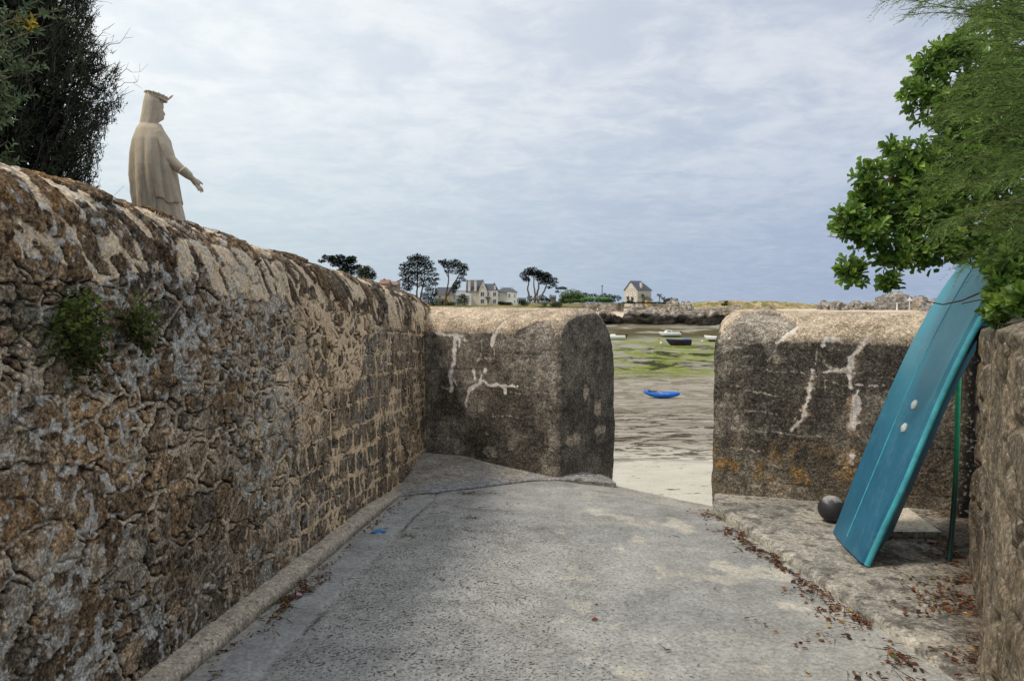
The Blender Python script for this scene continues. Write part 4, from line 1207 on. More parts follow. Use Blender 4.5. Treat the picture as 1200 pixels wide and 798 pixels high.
def left_tree():
    """dark dense twiggy tree behind the rubble wall"""
    O = np.array([-3.9, 5.0, 1.1])
    root = empty('cypress_tree', O, 'dark dense twiggy evergreen tree behind the rubble wall next to the statue', 'tree')
    lv, wood = MB(), MB()
    H = 3.6
    # uneven column
    cx, cy = -4.0, 5.0
    for k in range(5):
        b = np.array([cx + rng.normal() * .2, cy + rng.normal() * .2, 1.05])
        wood.tube(curve(b, b + np.array([rng.normal() * .35, rng.normal() * .3, H]), 0, 9, .05) - O, np.linspace(.05, .012, 9), 7, (.055, .045, .035))
    def rad(z, a): 
        return (1.10 + .06 * np.sin(z * 3.1 + 1) + .13 * (fbm2(a * 1.6 + 9, z * 2.6, 3, 3) - .5) * 2) * np.interp(z, [0, .5, 1.0, 2.4, H], [.90, .95, 1.0, 1.04, 1.06])
    n = 6400
    zz = rng.uniform(0.1, H, n); an = rng.uniform(0, 2 * math.pi, n); rr = rad(zz, an) * rng.uniform(.62, 1.0, n) ** .34
    tip = np.stack([cx + rr * np.cos(an), cy + rr * np.sin(an), 1.1 + zz], -1)
    od = np.stack([np.cos(an), np.sin(an), 0 * an], -1)
    tone = rng.uniform(.5, 1.3, n)
    for i in range(n):
        up = rng.uniform(.5, 1.6); L = rng.uniform(.18, .42)
        d = unit(od[i] * .65 + np.array([0, 0, up]) + rng.normal(size=3) * .32)
        k = 6; pts = tip[i] - d * L * np.linspace(1, 0, k)[:, None] + rng.normal(size=(k, 3)) * .008
        pts[-1] += od[i] * .02
        if i % 2 == 0: wood.tube(pts - O, np.linspace(.0045, .0012, k), 3, np.array([.115, .098, .078]) * rng.uniform(.5, 1.2), False)
        m = 30
        f = rng.random(m) ** .8
        p = pts[np.clip((f * (k - 1)).astype(int), 0, k - 2)] + rng.normal(size=(m, 3)) * .012
        dd = unit(d + rng.normal(size=(m, 3)) * .75)
        green = rng.random() < .45
        C0 = np.array([.070, .095, .045]) if green else np.array([.045, .050, .032])
        blades(lv, p - O, dd, rng.uniform(.018, .045, m), rng.uniform(.004, .010, m), C0 * tone[i] * rng.uniform(.6, 1.5, (m, 1)))
    # near-black blades filling the heart
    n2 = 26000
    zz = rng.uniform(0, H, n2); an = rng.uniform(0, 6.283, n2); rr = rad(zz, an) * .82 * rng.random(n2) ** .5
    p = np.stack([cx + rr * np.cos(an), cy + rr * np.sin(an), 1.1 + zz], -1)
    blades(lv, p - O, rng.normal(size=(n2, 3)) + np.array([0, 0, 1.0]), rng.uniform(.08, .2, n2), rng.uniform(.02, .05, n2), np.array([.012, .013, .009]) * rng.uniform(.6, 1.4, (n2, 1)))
    # stray bare twigs on the outline
    for k in range(70):
        z = rng.uniform(.1, 3.3); a = rng.uniform(-1.3, .9); r0 = rad(np.array([z]), np.array([a]))[0]
        b = np.array([cx + r0 * .9 * math.cos(a), cy + r0 * .9 * math.sin(a), 1.1 + z])
        e = b + np.array([math.cos(a), math.sin(a), 0]) * rng.uniform(.08, .24) + np.array([0, 0, rng.uniform(-.06, .26)])
        c = curve(b, e, .02, 5, .012); wood.tube(c - O, np.linspace(.003, .001, 5), 3, (.07, .06, .05), False)
        for j in range(5):
            q = c[rng.integers(1, 5)]; wood.tube(np.stack([q, q + rng.normal(size=3) * .035 + np.array([.02, 0, .02])]) - O, [.0012, .0008], 3, (.06, .055, .04), False)
    lv.obj('foliage', M_DULL, root); wood.obj('branches', M_BARK, root, True)
left_tree()

def left_bush():
    """grey-green leafy shrub in front of the dark tree"""
    O = np.array([-3.1, 3.9, 1.1])
    root = empty('leafy_bush', O, 'grey-green small-leaved bush in front of the dark evergreen tree', 'bush')
    lv, wood = MB(), MB()
    for px, py in ((8, 20), (30, 38), (58, 28), (75, 15), (15, 62), (42, 70), (60, 60), (10, 95), (32, 100), (50, 110), (8, 125), (25, 140), (6, 165), (18, 185), (-20, 60), (-30, 110), (-25, 20), (-15, 150), (40, 12), (20, -8), (60, -10), (-10, -30), (28, 55), (48, 45)):
        e = at(px + rng.normal() * 3, py + rng.normal() * 3, 3.95 + rng.uniform(-.25, .25))
        b = np.array([-3.35 + rng.normal() * .1, 3.95, e[2] - rng.uniform(.35, .6)])
        c = curve(b, e, .05, 8, .012); wood.tube(c - O, np.linspace(.007, .002, 8), 5, (.12, .11, .075), False)
        T = unit(c[-1] - c[-3])
        for q in range(rng.integers(5, 9)):
            f = rng.uniform(.55, 1); p0 = c[int(f * 7)]
            d0 = unit(T + rng.normal(size=3) * .55); L = rng.uniform(.06, .16)
            tw = np.stack([p0, p0 + d0 * L]); wood.tube(tw - O, [.0022, .0015], 4, (.13, .13, .07), False)
            k = 12; s1 = unit(np.cross(d0, rng.normal(size=3))); s2 = np.cross(d0, s1)
            ang = np.arange(k) * 2.4; t = np.linspace(.15, 1.05, k)[:, None]
            dr = d0 * .75 + s1 * np.cos(ang)[:, None] + s2 * np.sin(ang)[:, None]
            ln = rng.uniform(.026, .046, k)
            C = np.array([[.15, .205, .10]]) * rng.uniform(.5, 1.35, (k, 1)) * rng.uniform(.7, 1.2)
            if rng.random() < .02: C = np.tile([[.40, .30, .03]], (k, 1))
            leaves(lv, p0 + d0 * L * t - O, dr, d0 + rng.normal(size=(k, 3)) * .3, ln, ln * .36, C, .15, 'oval')
    lv.obj('foliage', M_DULL, root); wood.obj('branches', M_BARK, root, True)
left_bush()

def wall_plant(px, py, Y, w, h, n, name, label):
    c = at(px, py, Y); O = c.copy()
    root = empty(name, O, label, 'wall plant')
    lv, wood = MB(), MB()
    for k in range(n):
        u = rng.normal(size=2) * .45
        b = c + np.array([-.04, u[0] * w * .4, u[1] * h * .35])
        e = c + np.array([rng.uniform(.03, .10), u[0] * w, u[1] * h - .02])
        cc = curve(b, e, .03, 5, .006); wood.tube(cc - O, np.linspace(.002, .001, 5), 3, (.12, .07, .04), False)
        kk = 9; f = rng.random(kk); p = cc[np.clip((f * 4).astype(int) + 1, 0, 4)] + rng.normal(size=(kk, 3)) * .010
        dr = rng.normal(size=(kk, 3)) + np.array([.5, 0, .1])
        ln = rng.uniform(.014, .030, kk)
        C = np.array([[.15, .20, .045]]) * rng.uniform(.35, 1.3, (kk, 1)) * np.clip(.6 + u[1] * .5, .3, 1.1)
        leaves(lv, p - O, dr, np.array([.8, -.3, .6]) + rng.normal(size=(kk, 3)) * .5, ln, ln * .6, C, .2, 'oval')
    lv.obj('foliage', M_DULL, root); wood.obj('stems', M_BARK, root, True)
wall_plant(84, 392, 2.80, .17, .18, 170, 'wall_plant', 'large leafy green plant growing out of the rubble wall')
wall_plant(156, 388, 3.10, .07, .14, 46, 'wall_plant', 'small tuft of greenery around the hole in the rubble wall')

# ------------------------------------------------------------------ leaf litter, scraps
def litter():
    mb = MB()
    pal = np.array([[.16, .050, .022], [.10, .040, .022], [.22, .085, .028], [.05, .030, .020], [.30, .13, .03], [.42, .30, .05], [.13, .15, .04]])
    pr = np.array([.30, .27, .16, .13, .08, .04, .02])
    def put(x, y, z, big=1.0):
        q = fbm2(x * 4.5, y * 4.5, 3, 900); x = x + .10 * (vn2(x * 7, y * 7, 901) - .5); k_ = rng.random(len(x)) < ss(.36, .56, q) * 1.1; x, y, z = x[k_], y[k_], z[k_]
        n = len(x); P = np.stack([x, y, z + .004 + rng.random(n) * .008], -1)
        a = rng.uniform(0, 6.28, n); D = np.stack([np.cos(a), np.sin(a), rng.normal(size=n) * .18], -1)
        N = np.stack([rng.normal(size=n) * .35, rng.normal(size=n) * .35, np.ones(n)], -1)
        ln = rng.uniform(.016, .044, n) * big; C = pal[rng.choice(7, n, p=pr)] * rng.uniform(.7, 1.3, (n, 1))
        leaves(mb, P, D, N, ln, ln * rng.uniform(.3, .6, n), C, rng.uniform(.0, .3), 'oval')
        m = n // 2
        a = rng.uniform(0, 6.28, m); D = np.stack([np.cos(a), np.sin(a), rng.normal(size=m) * .06], -1)
        blades(mb, P[:m] + rng.normal(size=(m, 3)) * np.array([.03, .03, .001]), D, rng.uniform(.04, .13, m), .005, np.array([[.05, .028, .018]]) * rng.uniform(.5, 1.5, (m, 1)))
    # at the foot of the right kerb
    n = 1100; y = 2.4 + 4.1 * rng.random(n) ** 1.25; kx = 2.05 - .25 * (y - 3.18) / 3.39
    d = rng.exponential(.045 + .11 * ss(4.6, 3.2, y)); x = kx - .035 - d * .9
    put(x, y, ramp_z(y) + .003)
    n = 130; y = rng.uniform(2.6, 4.6, n); x = 1.95 - rng.exponential(.28, n); put(x, y, ramp_z(y) + .003)
    # on the pavement against the wall and beneath the dinghy
    n = 460; y = 3.2 + 2.6 * rng.random(n); wx = .451 + .55 * y; x = wx - .05 - rng.exponential(.11, n); k = x > 1.95 + (3.2 - y) * -.05
    put(x[k], y[k], plat_z(y[k]) + .004)
    n = 170; y = rng.normal(4.15, .22, n); x = .451 + .55 * y - np.abs(rng.normal(.22, .13, n)); put(x, y, plat_z(y) + .004)
    n = 150; c = onplat(1090, 630); x = c[0] + rng.normal(size=n) * .20 + .05; y = c[1] + rng.normal(size=n) * .10; put(x, y, plat_z(y) + .004)
    n = 70; c = onplat(1108, 606); put(c[0] + rng.normal(size=n) * .12, c[1] + rng.normal(size=n) * .12, plat_z(c[1] + np.zeros(n)) + .01)
    # along the left kerb
    n = 420; y = np.concatenate([rng.normal(4.35, .22, 180), rng.uniform(3.2, 7.3, 240)]); x = WX0 + WS * y + .17 + rng.exponential(.030, n); put(x, y, ramp_z(y) + .003, .8)
    # sparse crumbs of weed over the ramp
    n = 420; y = rng.uniform(3.0, 7.2, n); x = -1.1 + rng.exponential(.55, n); k = x < 1.5; put(x[k], y[k], ramp_z(y[k]) + .003, .55)
    c = onramp(540, 579); n = 90; y = c[1] + rng.normal(size=n) * .035; put(c[0] + rng.normal(size=n) * .22, y, ramp_z(y) + .004, .8)
    for px, py, n in ((468, 664, 26), (548, 608, 16), (545, 620, 14), (868, 740, 12), (500, 676, 12), (482, 630, 14)):
        c = onramp(px, py); x = c[0] + rng.normal(size=n) * .05; y = c[1] + rng.normal(size=n) * .03; put(x, y, ramp_z(y) + .004, .7)
    o = mb.obj('leaf_litter', M_LITTER)
    o['kind'] = 'stuff'; tag(o, 'brown fallen leaves and twigs strewn along the kerbs and pavement', 'leaf litter')
litter()

def scrap():
    c = onramp(444, 624); mb = MB()
    t = np.linspace(-1, 1, 12); S, T = np.meshgrid(t, t)
    P = np.stack([S * .055, T * .022 + .01 * np.sin(S * 3), .012 + .012 * np.sin(S * 4 + T * 2) * .6 + .006 * T], -1); mb.grid(P)
    o = mb.obj('plastic_scrap', pmat('blue_plastic', (.05, .22, .50), .4, .2, 40, .1), None, True); o.location = c
    so_ = o.modifiers.new('s', 'SOLIDIFY'); so_.thickness = .003
    tag(o, 'crumpled blue plastic scrap on the ramp by the left kerb', 'litter')
    c = onramp(347, 699); mb = MB()
    r = np.linspace(0.05, 1, 8)[:, None]; a = np.linspace(-1.2, 1.2, 15)[None]
    P = np.stack([.04 * r * np.cos(a), .035 * r * np.sin(a), .006 + .016 * (1 - r ** 2) + .001 * np.sin(a * 18) * r], -1); mb.grid(P)
    o = mb.obj('shell', pmat('pink_shell', (.50, .30, .36), .5, .25, 60, .2), None, True); o.location = c
    so_ = o.modifiers.new('s', 'SOLIDIFY'); so_.thickness = .003
    tag(o, 'small pink shell lying by the left kerb', 'shell')
scrap()

# ------------------------------------------------------------------ beach and the far shore
YK = [5.5, 8.5, 12, 26, 46, 100, 140, 160, 180, 196, 207, 222, 236, 246, 256, 264, 300, 620, 760]
ZK = [-.9, -1.2, -1.45, -2.7, -4.5, -6.3, -6.85, -6.95, -6.4, -5.7, -4.6, -3.6, -2.7, -2.2, -1.3, -.35, -.35, -.6, -9]
ZR = [-.9, -1.2, -1.45, -2.7, -4.5, -6.3, -6.85, -6.95, -6.4, -5.7, -4.9, -4.2, -3.6, -3.3, -2.9, -2.7, -2.2, -1.6, -9]
def ground_z(x, Y):
    zl = np.interp(Y, YK, ZK); zr = np.interp(Y, YK, ZR)
    t = ss(.215, .262, x / np.maximum(Y, 1))
    z = zl * (1 - t) + zr * t
    return z + .09 * (fbm2(x * .25, Y * .5, 4, 5) - .5) * ss(8, 20, Y) + .03 * (fbm2(x * 1.5, Y * 2.5, 3, 6) - .5)
def beach():
    ys = np.concatenate([5.5 * (760 / 5.5) ** np.linspace(0, 1, 420)])
    xs = np.linspace(-1, 1, 260); xs = np.sign(xs) * np.abs(xs) ** 1.5
    Yg = ys[:, None] + 0 * xs[None]; Xg = xs[None] * (14 + .95 * ys[:, None]) + .12 * ys[:, None]
    z = ground_z(Xg, Yg) + .8 * (fbm2(Xg * .03, Yg * .03, 3, 8) - .5) * ss(262, 300, Yg)
    mb = MB(); mb.grid(np.stack([Xg, Yg, z], -1)[:, ::-1])
    g = G('tidal_sand'); tc = g.n('TexCoord').outputs['Object']
    sp = g.n('SeparateXYZ', {0: tc}).outputs
    def nz(sx, sy, sc, d=5, r=.65, dist=0): return g.noise(g.n('Mapping', {'Vector': tc, 'Scale': (sx, sy, 0)}).outputs[0], sc, d, r, dist)
    yw = g.math('ADD', sp[1], g.math('MULTIPLY', g.math('SUBTRACT', nz(.12, .3, 1.0), .5), 5.0))
    yw2 = g.math('ADD', sp[1], g.math('MULTIPLY', g.math('SUBTRACT', nz(.02, .06, 1.0), .5), 60.0))
    xr = g.math('DIVIDE', sp[0], sp[1])
    def band(y, a, b, c, d):
        return g.math('MULTIPLY', g.rng(y, a, b, 0, 1, True), g.rng(y, c, d, 1, 0, True))
    c = g.mix(g.rng(nz(1, 1, 1.3), .35, .65), (.58, .55, .455), (.50, .46, .37))
    # wet grey sand further down
    c = g.mix(g.rng(yw, 15.5, 21, 0, 1, True), c, g.mix(g.rng(nz(.25, 1.1, 1.0), .38, .62), (.36, .325, .26), (.27, .24, .185)))
    c = g.mix(g.math('MULTIPLY', band(yw, 19, 26, 60, 75), g.rng(nz(.15, .7, 1.0, 4), .50, .62, 0, .75)), c, (.45, .40, .33))
    # wrack lines of dark weed
    wr = g.math('MULTIPLY', band(yw, 14.5, 17.5, 30, 40), g.rng(nz(.9, 1.3, 1.0, 8, .74, .8), .505, .54))
    c = g.mix(g.math('MULTIPLY', wr, .92), c, (.060, .045, .032))
    wr2 = g.math('MULTIPLY', band(yw, 27, 34, 75, 95), g.rng(nz(.5, .45, 1.0, 8, .74, .8), .50, .54))
    c = g.mix(g.math('MULTIPLY', wr2, .55), c, (.105, .082, .054))
    spots = g.math('MULTIPLY', band(yw, 9, 11, 16, 19), g.rng(nz(1.6, 3.5, 1.0, 6, .7), .60, .64))
    c = g.mix(spots, c, (.06, .05, .04))
    # flats beyond: paler grey
    c = g.mix(g.rng(yw2, 70, 120, 0, .8, True), c, g.mix(g.rng(nz(.05, .2, 1.0), .35, .65), (.37, .345, .28), (.26, .245, .19)))
    # green weed
    gm = g.math('MULTIPLY', band(yw2, 58, 74, 150, 172), g.rng(nz(.085, .045, 1.0, 8, .74, .8), .46, .51))
    gc = g.mix(g.rng(nz(.5, .7, 1.0, 5), .35, .65), (.12, .165, .008), (.25, .29, .02))
    c = g.mix(g.math('MULTIPLY', gm, g.rng(nz(.9, 1.1, 1.0, 5, .7), .40, .52, .15, .95)), c, gc)
    dkm = g.math('MULTIPLY', band(yw2, 60, 80, 125, 150), g.rng(nz(.11, .055, 1.0, 7, .72, .6), .51, .55))
    c = g.mix(g.math('MULTIPLY', dkm, .9), c, (.028, .030, .016))
    bm = g.math('MULTIPLY', band(yw2, 160, 170, 196, 206), g.rng(nz(.06, .07, 1.0, 7, .74), .42, .48))
    c = g.mix(g.math('MULTIPLY', bm, .92), c, g.mix(nz(.3, .5, 1.0), (.035, .028, .016), (.13, .105, .035)))
    # far beach: dry pale sand, then grass on the land
    c = g.mix(g.rng(sp[1], 206, 222, 0, 1, True), c, g.mix(g.rng(nz(.15, .4, 1.0), .4, .6), (.70, .60, .46), (.60, .50, .37)))
    land = g.math('MULTIPLY', g.rng(sp[1], 252, 262, 0, 1, True), g.rng(xr, .225, .25, 1, 0, True))
    c = g.mix(land, c, g.mix(g.rng(nz(.12, .12, 1.0, 6), .4, .6), (.10, .115, .035), (.30, .245, .12)))
    n = nz(1, 1, 30, 3)
    f = g.rng(n, .3, .7, .82, 1.18)
    c = g.mix(1.0, c, g.n('CombineColor', {0: f, 1: f, 2: f}).outputs[0], 'MULTIPLY')
    h = g.math('ADD', nz(.8, 2.2, 1.0, 6), g.math('MULTIPLY', nz(1, 1, 8, 4), .3))
    m = g.done(c, .97, g.bump(h, .14, .12), .02)
    return struct(mb.obj('beach', m, None, True))
beach()
def sea():
    mb = MB(); mb.box(-40000, 40000, 640, 52000, -40, -7.4)
    g = G('sea_water'); n = g.noise(g.pos((.02, .06, 1)), 1, 5)
    m = g.done(g.mix(n, (.24, .31, .40), (.28, .36, .45)), .6, g.bump(n, .3, 1.0), .5)
    return struct(mb.obj('sea', m))
sea()

def far(px, py, Y): return at(px, py, Y)

# ---- rocks
def rock(name, label, cat, px0, px1, ytop, ybase, Y, depth, seed, group=None, weed=.0, rough=1.0, col=None, n=(64, 40), crag=0.6):
    """one outcrop: uneven mass between two pixel columns, standing at distance Y"""
    a, b = far(px0, ybase, Y), far(px1, ybase, Y)
    cx = (a + b) / 2; hw = (b[0] - a[0]) / 2; H = (ybase - ytop) / FPX * Y
    u = np.linspace(0, 2 * math.pi, n[0], endpoint=False); v = np.linspace(0, 1, n[1])
    V, U = np.meshgrid(v, u, indexing='ij')
    rr = np.cos(V * math.pi / 2) ** .55
    P = np.stack([rr * np.cos(U) * hw, rr * np.sin(U) * depth, (np.sin(V * math.pi / 2) ** .9) * H], -1)
    nb = fbm3(P, 1.6 / max(H, .6) * 1.0, 4, seed); nl = fbm3(P * np.array([.4, .4, 1.0]), 2.2 / max(H, .5), 3, seed + 5)
    prof = .45 + 1.1 * fbm2(P[..., 0] / max(hw, 1) * 2.4 + seed, P[..., 1] * 0 + seed, 3, seed + 2)
    P[..., 2] *= np.clip(prof, .25, 1.25)
    k = 1 + crag * (nb - .5) * rough + .35 * (nl - .5)
    P[..., 0] *= k; P[..., 1] *= k; P[..., 2] *= (.75 + .5 * nb)
    st = np.round(P[..., 2] / (H * .22)) * (H * .22); P[..., 2] = P[..., 2] * .6 + st * .4
    P[..., 2] -= .12 * H * (V == 0)
    c = mixc((.40, .345, .275) if col is None else col, (.235, .205, .17), ss(.4, .62, nb))
    c = mixc(c, (.12, .105, .09), ss(.52, .66, fbm3(P, 3.5 / max(H, .6), 3, seed + 8)) * .7)
    c = mixc(c, (.42, .27, .10), ss(.62, .72, fbm3(P, 1.4 / max(H, .6), 3, seed + 9)) * .5)
    if weed: c = mixc(c, (.032, .027, .020), ss(weed * 1.25, weed * .75, P[..., 2] / H + .35 * (nl - .5)))
    mb = MB(); mb.grid(P[:, ::-1], np.clip(c, .01, .9), True)
    mb.ngon(P[-1])
    o = mb.obj(name, M_FARROCK, None, False)
    o.location = (cx[0], Y, cx[2])
    return tag(o, label, cat, group)
GR = 'rocks along the far shore'
for k, a in enumerate([
    ('low black weed-covered reef at the edge of the far beach', 692, 742, 369.5, 377.5, 208, 4, .95),
    ('broad pale rock shelf with dark weedy foot below the lone house', 730, 790, 361.5, 377, 215, 6, .55),
    ('long dark rock shelf between the moored boats and the dry headland', 776, 850, 363, 379, 210, 6, .62),
    ('pale boulder outcrop standing at the end of the lone house garden', 780, 796, 352, 366, 232, 4, .0),
    ('jagged pale rock stack beside the dry headland grass', 796, 812, 354, 369, 226, 3, .15),
    ('wide brown rock ledge under the headland beach', 818, 885, 361.5, 376, 217, 6, .55),
    ('flat dark rock tongue on the pale headland sand', 862, 912, 361.0, 368, 230, 4, .5),
    ('thin black weedy ledge in the middle of the shore below the garden wall', 738, 792, 371, 379.5, 205.5, 3, 1.2),
    ('black weed-covered rocks nearest to the flats on the right', 800, 842, 372, 380, 205, 3, 1.2),
    ('small weedy rock on the sand before the sea wall', 702, 718, 365.5, 375, 205, 3, .8),
    ('low brown rocks in front of the sea wall steps', 735, 765, 359.5, 370, 226, 3, .1)]):
    l, x0, x1, yt, yb, Y, dp, wd = a
    rock('rock_outcrop', l, 'rock', x0, x1, yt, yb, Y, dp, 500 + k * 13, GR, wd)
for k, a in enumerate([(1030, 1072, 346, 362, 300, 'tallest slanted grey boulder above the right sea wall block'), (1062, 1096, 349.5, 362, 296, 'broad grey boulder next to the turquoise dinghy edge'),
                       (1008, 1040, 354.5, 362.5, 302, 'low wide grey boulder left of the tallest slanted one'), (988, 1012, 354.5, 362.5, 306, 'flat grey rock in the middle of the boulder line'),
                       (976, 990, 355, 362.5, 300, 'small upright grey boulder near the dry headland'), (958, 980, 354.5, 363, 310, 'low grey rocks at the end of the dry headland'),
                       (1000, 1006, 353, 358, 312, 'small pointed boulder on top of the flat rock'), (1086, 1150, 350, 362, 304, 'grey boulders partly hidden behind the turquoise dinghy')]):
    o = rock('boulder', a[5], 'rock', a[0], a[1], a[2], a[3], a[4], 5, 700 + k * 11, 'boulders beyond the right block', 0, 1.1, (.36, .33, .30), crag=.9)
# ---- dry headland dune
def dune(px0, px1, ytop, ybase, Y, depth, seed):
    a, b = far(px0, ybase, Y), far(px1, ybase, Y)
    x = np.linspace(-1, 1, 110); y = np.linspace(-1, 1, 40)
    Xg, Yg = np.meshgrid(x, y, indexing='ij')
    H = (ybase - ytop) / FPX * Y
    z = 1.25 * H * np.clip(1 - np.abs(Xg) ** 5, 0, 1) * ss(1, .35, np.abs(Yg)) * (.8 + .4 * (fbm2(Xg * 6, Yg * 3, 3, seed) - .5) * 2 * .5) - .3
    c = mixc((.33, .25, .125), (.21, .19, .07), ss(.42, .6, fbm2(Xg * 14, Yg * 5, 4, seed + 1)))
    c = mixc(c, (.48, .36, .22), ss(.55, .65, fbm2(Xg * 9, Yg * 5 + 4, 3, seed + 2)) * .7)
    P = np.stack([(a[0] + b[0]) / 2 + Xg * (b[0] - a[0]) / 2, Y + depth * Yg, a[2] + z], -1)
    mb = MB(); mb.grid(P, c); return mb
o = dune(790, 956, 352.5, 362, 350, 16, 3).obj('hills', M_FARROCK, None, True); struct(o)
o = dune(940, 1010, 356, 362, 352, 14, 9).obj('hills', M_FARROCK, None, True); struct(o)

# ---- sea wall and low walls of the far gardens
def stone_strip(x0, x1, ytop, ybase, Y, name, label, col, th=.6):
    a, b = far(x0, ybase, Y), far(x1, ytop, Y)
    n = int((b[0] - a[0]) / .3) + 2; m = 14
    u = np.linspace(a[0], b[0], n); v = np.linspace(a[2], b[2], m)
    U, V = np.meshgrid(u, v, indexing='ij')
    c = mixc(col, np.array(col) * .6, ss(.4, .6, fbm2(U * .9, V * 1.5, 4, int(x0))))
    wob = .12 * (fbm2(U * 1.2, V * 1.2, 3, 4) - .5)
    ridge = np.where(V >= b[2] - 1e-6, .15 * (fbm2(U * .5, U * 0, 3, 9) - .5), 0)
    mb = MB(); mb.grid(np.stack([U, Y + wob, V + ridge], -1), c)
    topF = np.stack([U[:, -1], Y + wob[:, -1], V[:, -1] + ridge[:, -1]], -1); topB = topF + np.array([0, th, 0])
    mb.grid(np.stack([topF, topB], 1), np.stack([c[:, -1] * 1.2] * 2, 1))
    ends = []
    o = mb.obj(name, M_FARROCK, None, True)
    so_ = None
    return tag(o, label, 'wall')
stone_strip(679, 731, 355.0, 364.5, 248, 'sea_wall', 'long pale stone sea wall below the green hedges', (.40, .345, .28))
stone_strip(731, 783, 355.6, 361.5, 247.2, 'sea_wall', 'lower stone garden wall below the lone house', (.36, .31, .25))
stone_strip(623, 661, 353.5, 356, 262, 'garden_wall', 'low pale garden wall behind the round bushes', (.40, .36, .29), .4)
stone_strip(512, 612, 358.6, 361.5, 288, 'garden_wall', 'low stone garden wall in front of the villas', (.36, .32, .26), .4)
def steps():
    mb = MB(); a = far(725, 362, 247)
    for k in range(6): mb.box(a[0] - .3, a[0] + .5, 246.2 - .35 * (6 - k) * .5, 247.0, a[2] - .6 + k * .45, a[2] - .16 + k * .45, (.10, .09, .075))
    o = mb.obj('steps', M_FARROCK); tag(o, 'dark narrow steps at the end of the pale sea wall', 'steps')
steps()

# ---- houses
def win(mb_frame, x0, x1, z0, z1, y, parent, Mf, Mg, face='y'):
    f = MB()
    if face == 'y':
        t = .16
        f.box(x0, x1, y - .07, y + .04, z0, z0 + t); f.box(x0, x1, y - .07, y + .04, z1 - t, z1)
        f.box(x0, x0 + t, y - .068, y + .04, z0 + t, z1 - t); f.box(x1 - t, x1, y - .068, y + .04, z0 + t, z1 - t); f.box((x0 + x1) / 2 - .05, (x0 + x1) / 2 + .05, y - .066, y + .04, z0 + t, z1 - t)
        o = f.obj('window', Mf, parent)
        q = MB(); q.ngon([(x0 + t, y - .02, z0 + t), (x1 - t, y - .02, z0 + t), (x1 - t, y - .02, z1 - t), (x0 + t, y - .02, z1 - t)])
    else:
        t = .16
        f.box(y - .07, y + .07, x0, x1, z0, z0 + t); f.box(y - .07, y + .07, x0, x1, z1 - t, z1)
        f.box(y - .068, y + .068, x0, x0 + t, z0 + t, z1 - t); f.box(y - .068, y + .068, x1 - t, x1, z0 + t, z1 - t)
        o = f.obj('window', Mf, parent)
        q = MB(); q.ngon([(y + .02, x0 + t, z0 + t), (y + .02, x0 + t, z1 - t), (y + .02, x1 - t, z1 - t), (y + .02, x1 - t, z0 + t)])
    q.obj('pane', Mg, o)
    return o
M_slate = pmat('slate_roof', (.085, .092, .115), .6, .25, 2.5, .3, .03)
M_cream = pmat('cream_render', (.74, .68, .57), .9, .12, .8, .2, .02)
M_white = pmat('white_render', (.82, .79, .72), .9, .10, .8, .2, .02)
M_stoneh = pmat('pale_granite', (.53, .475, .395), .9, .2, 1.6, .3, .03)
M_frame = pmat('white_joinery', (.78, .77, .74), .5, .06, 3, .1)
M_glass = pmat('dark_glass', (.05, .06, .075), .12, .2, 1, 0, spec=.6)
M_red = pmat('red_tile', (.27, .15, .10), .8, .25, 2, .3, .03)
M_ochre = pmat('ochre_render', (.55, .40, .20), .9, .15, 1, .2, .02)

def gable_prism(mb, x0, x1, y0, y1, z0, z1, axis='x', c=None):
    if axis == 'x':    # ridge along x
        ym = (y0 + y1) / 2
        v = [(x0, y0, z0), (x1, y0, z0), (x1, y1, z0), (x0, y1, z0), (x0, ym, z1), (x1, ym, z1)]
        mb.add(v, [(0, 1, 5, 4), (2, 3, 4, 5), (0, 3, 2, 1)], c); mb.add(v, [(0, 4, 3), (1, 2, 5)], c)
    else:
        xm = (x0 + x1) / 2
        v = [(x0, y0, z0), (x1, y0, z0), (x1, y1, z0), (x0, y1, z0), (xm, y0, z1), (xm, y1, z1)]
        mb.add(v, [(0, 4, 5, 3), (1, 2, 5, 4), (0, 3, 2, 1)], c); mb.add(v, [(0, 1, 4), (3, 5, 2)], c)

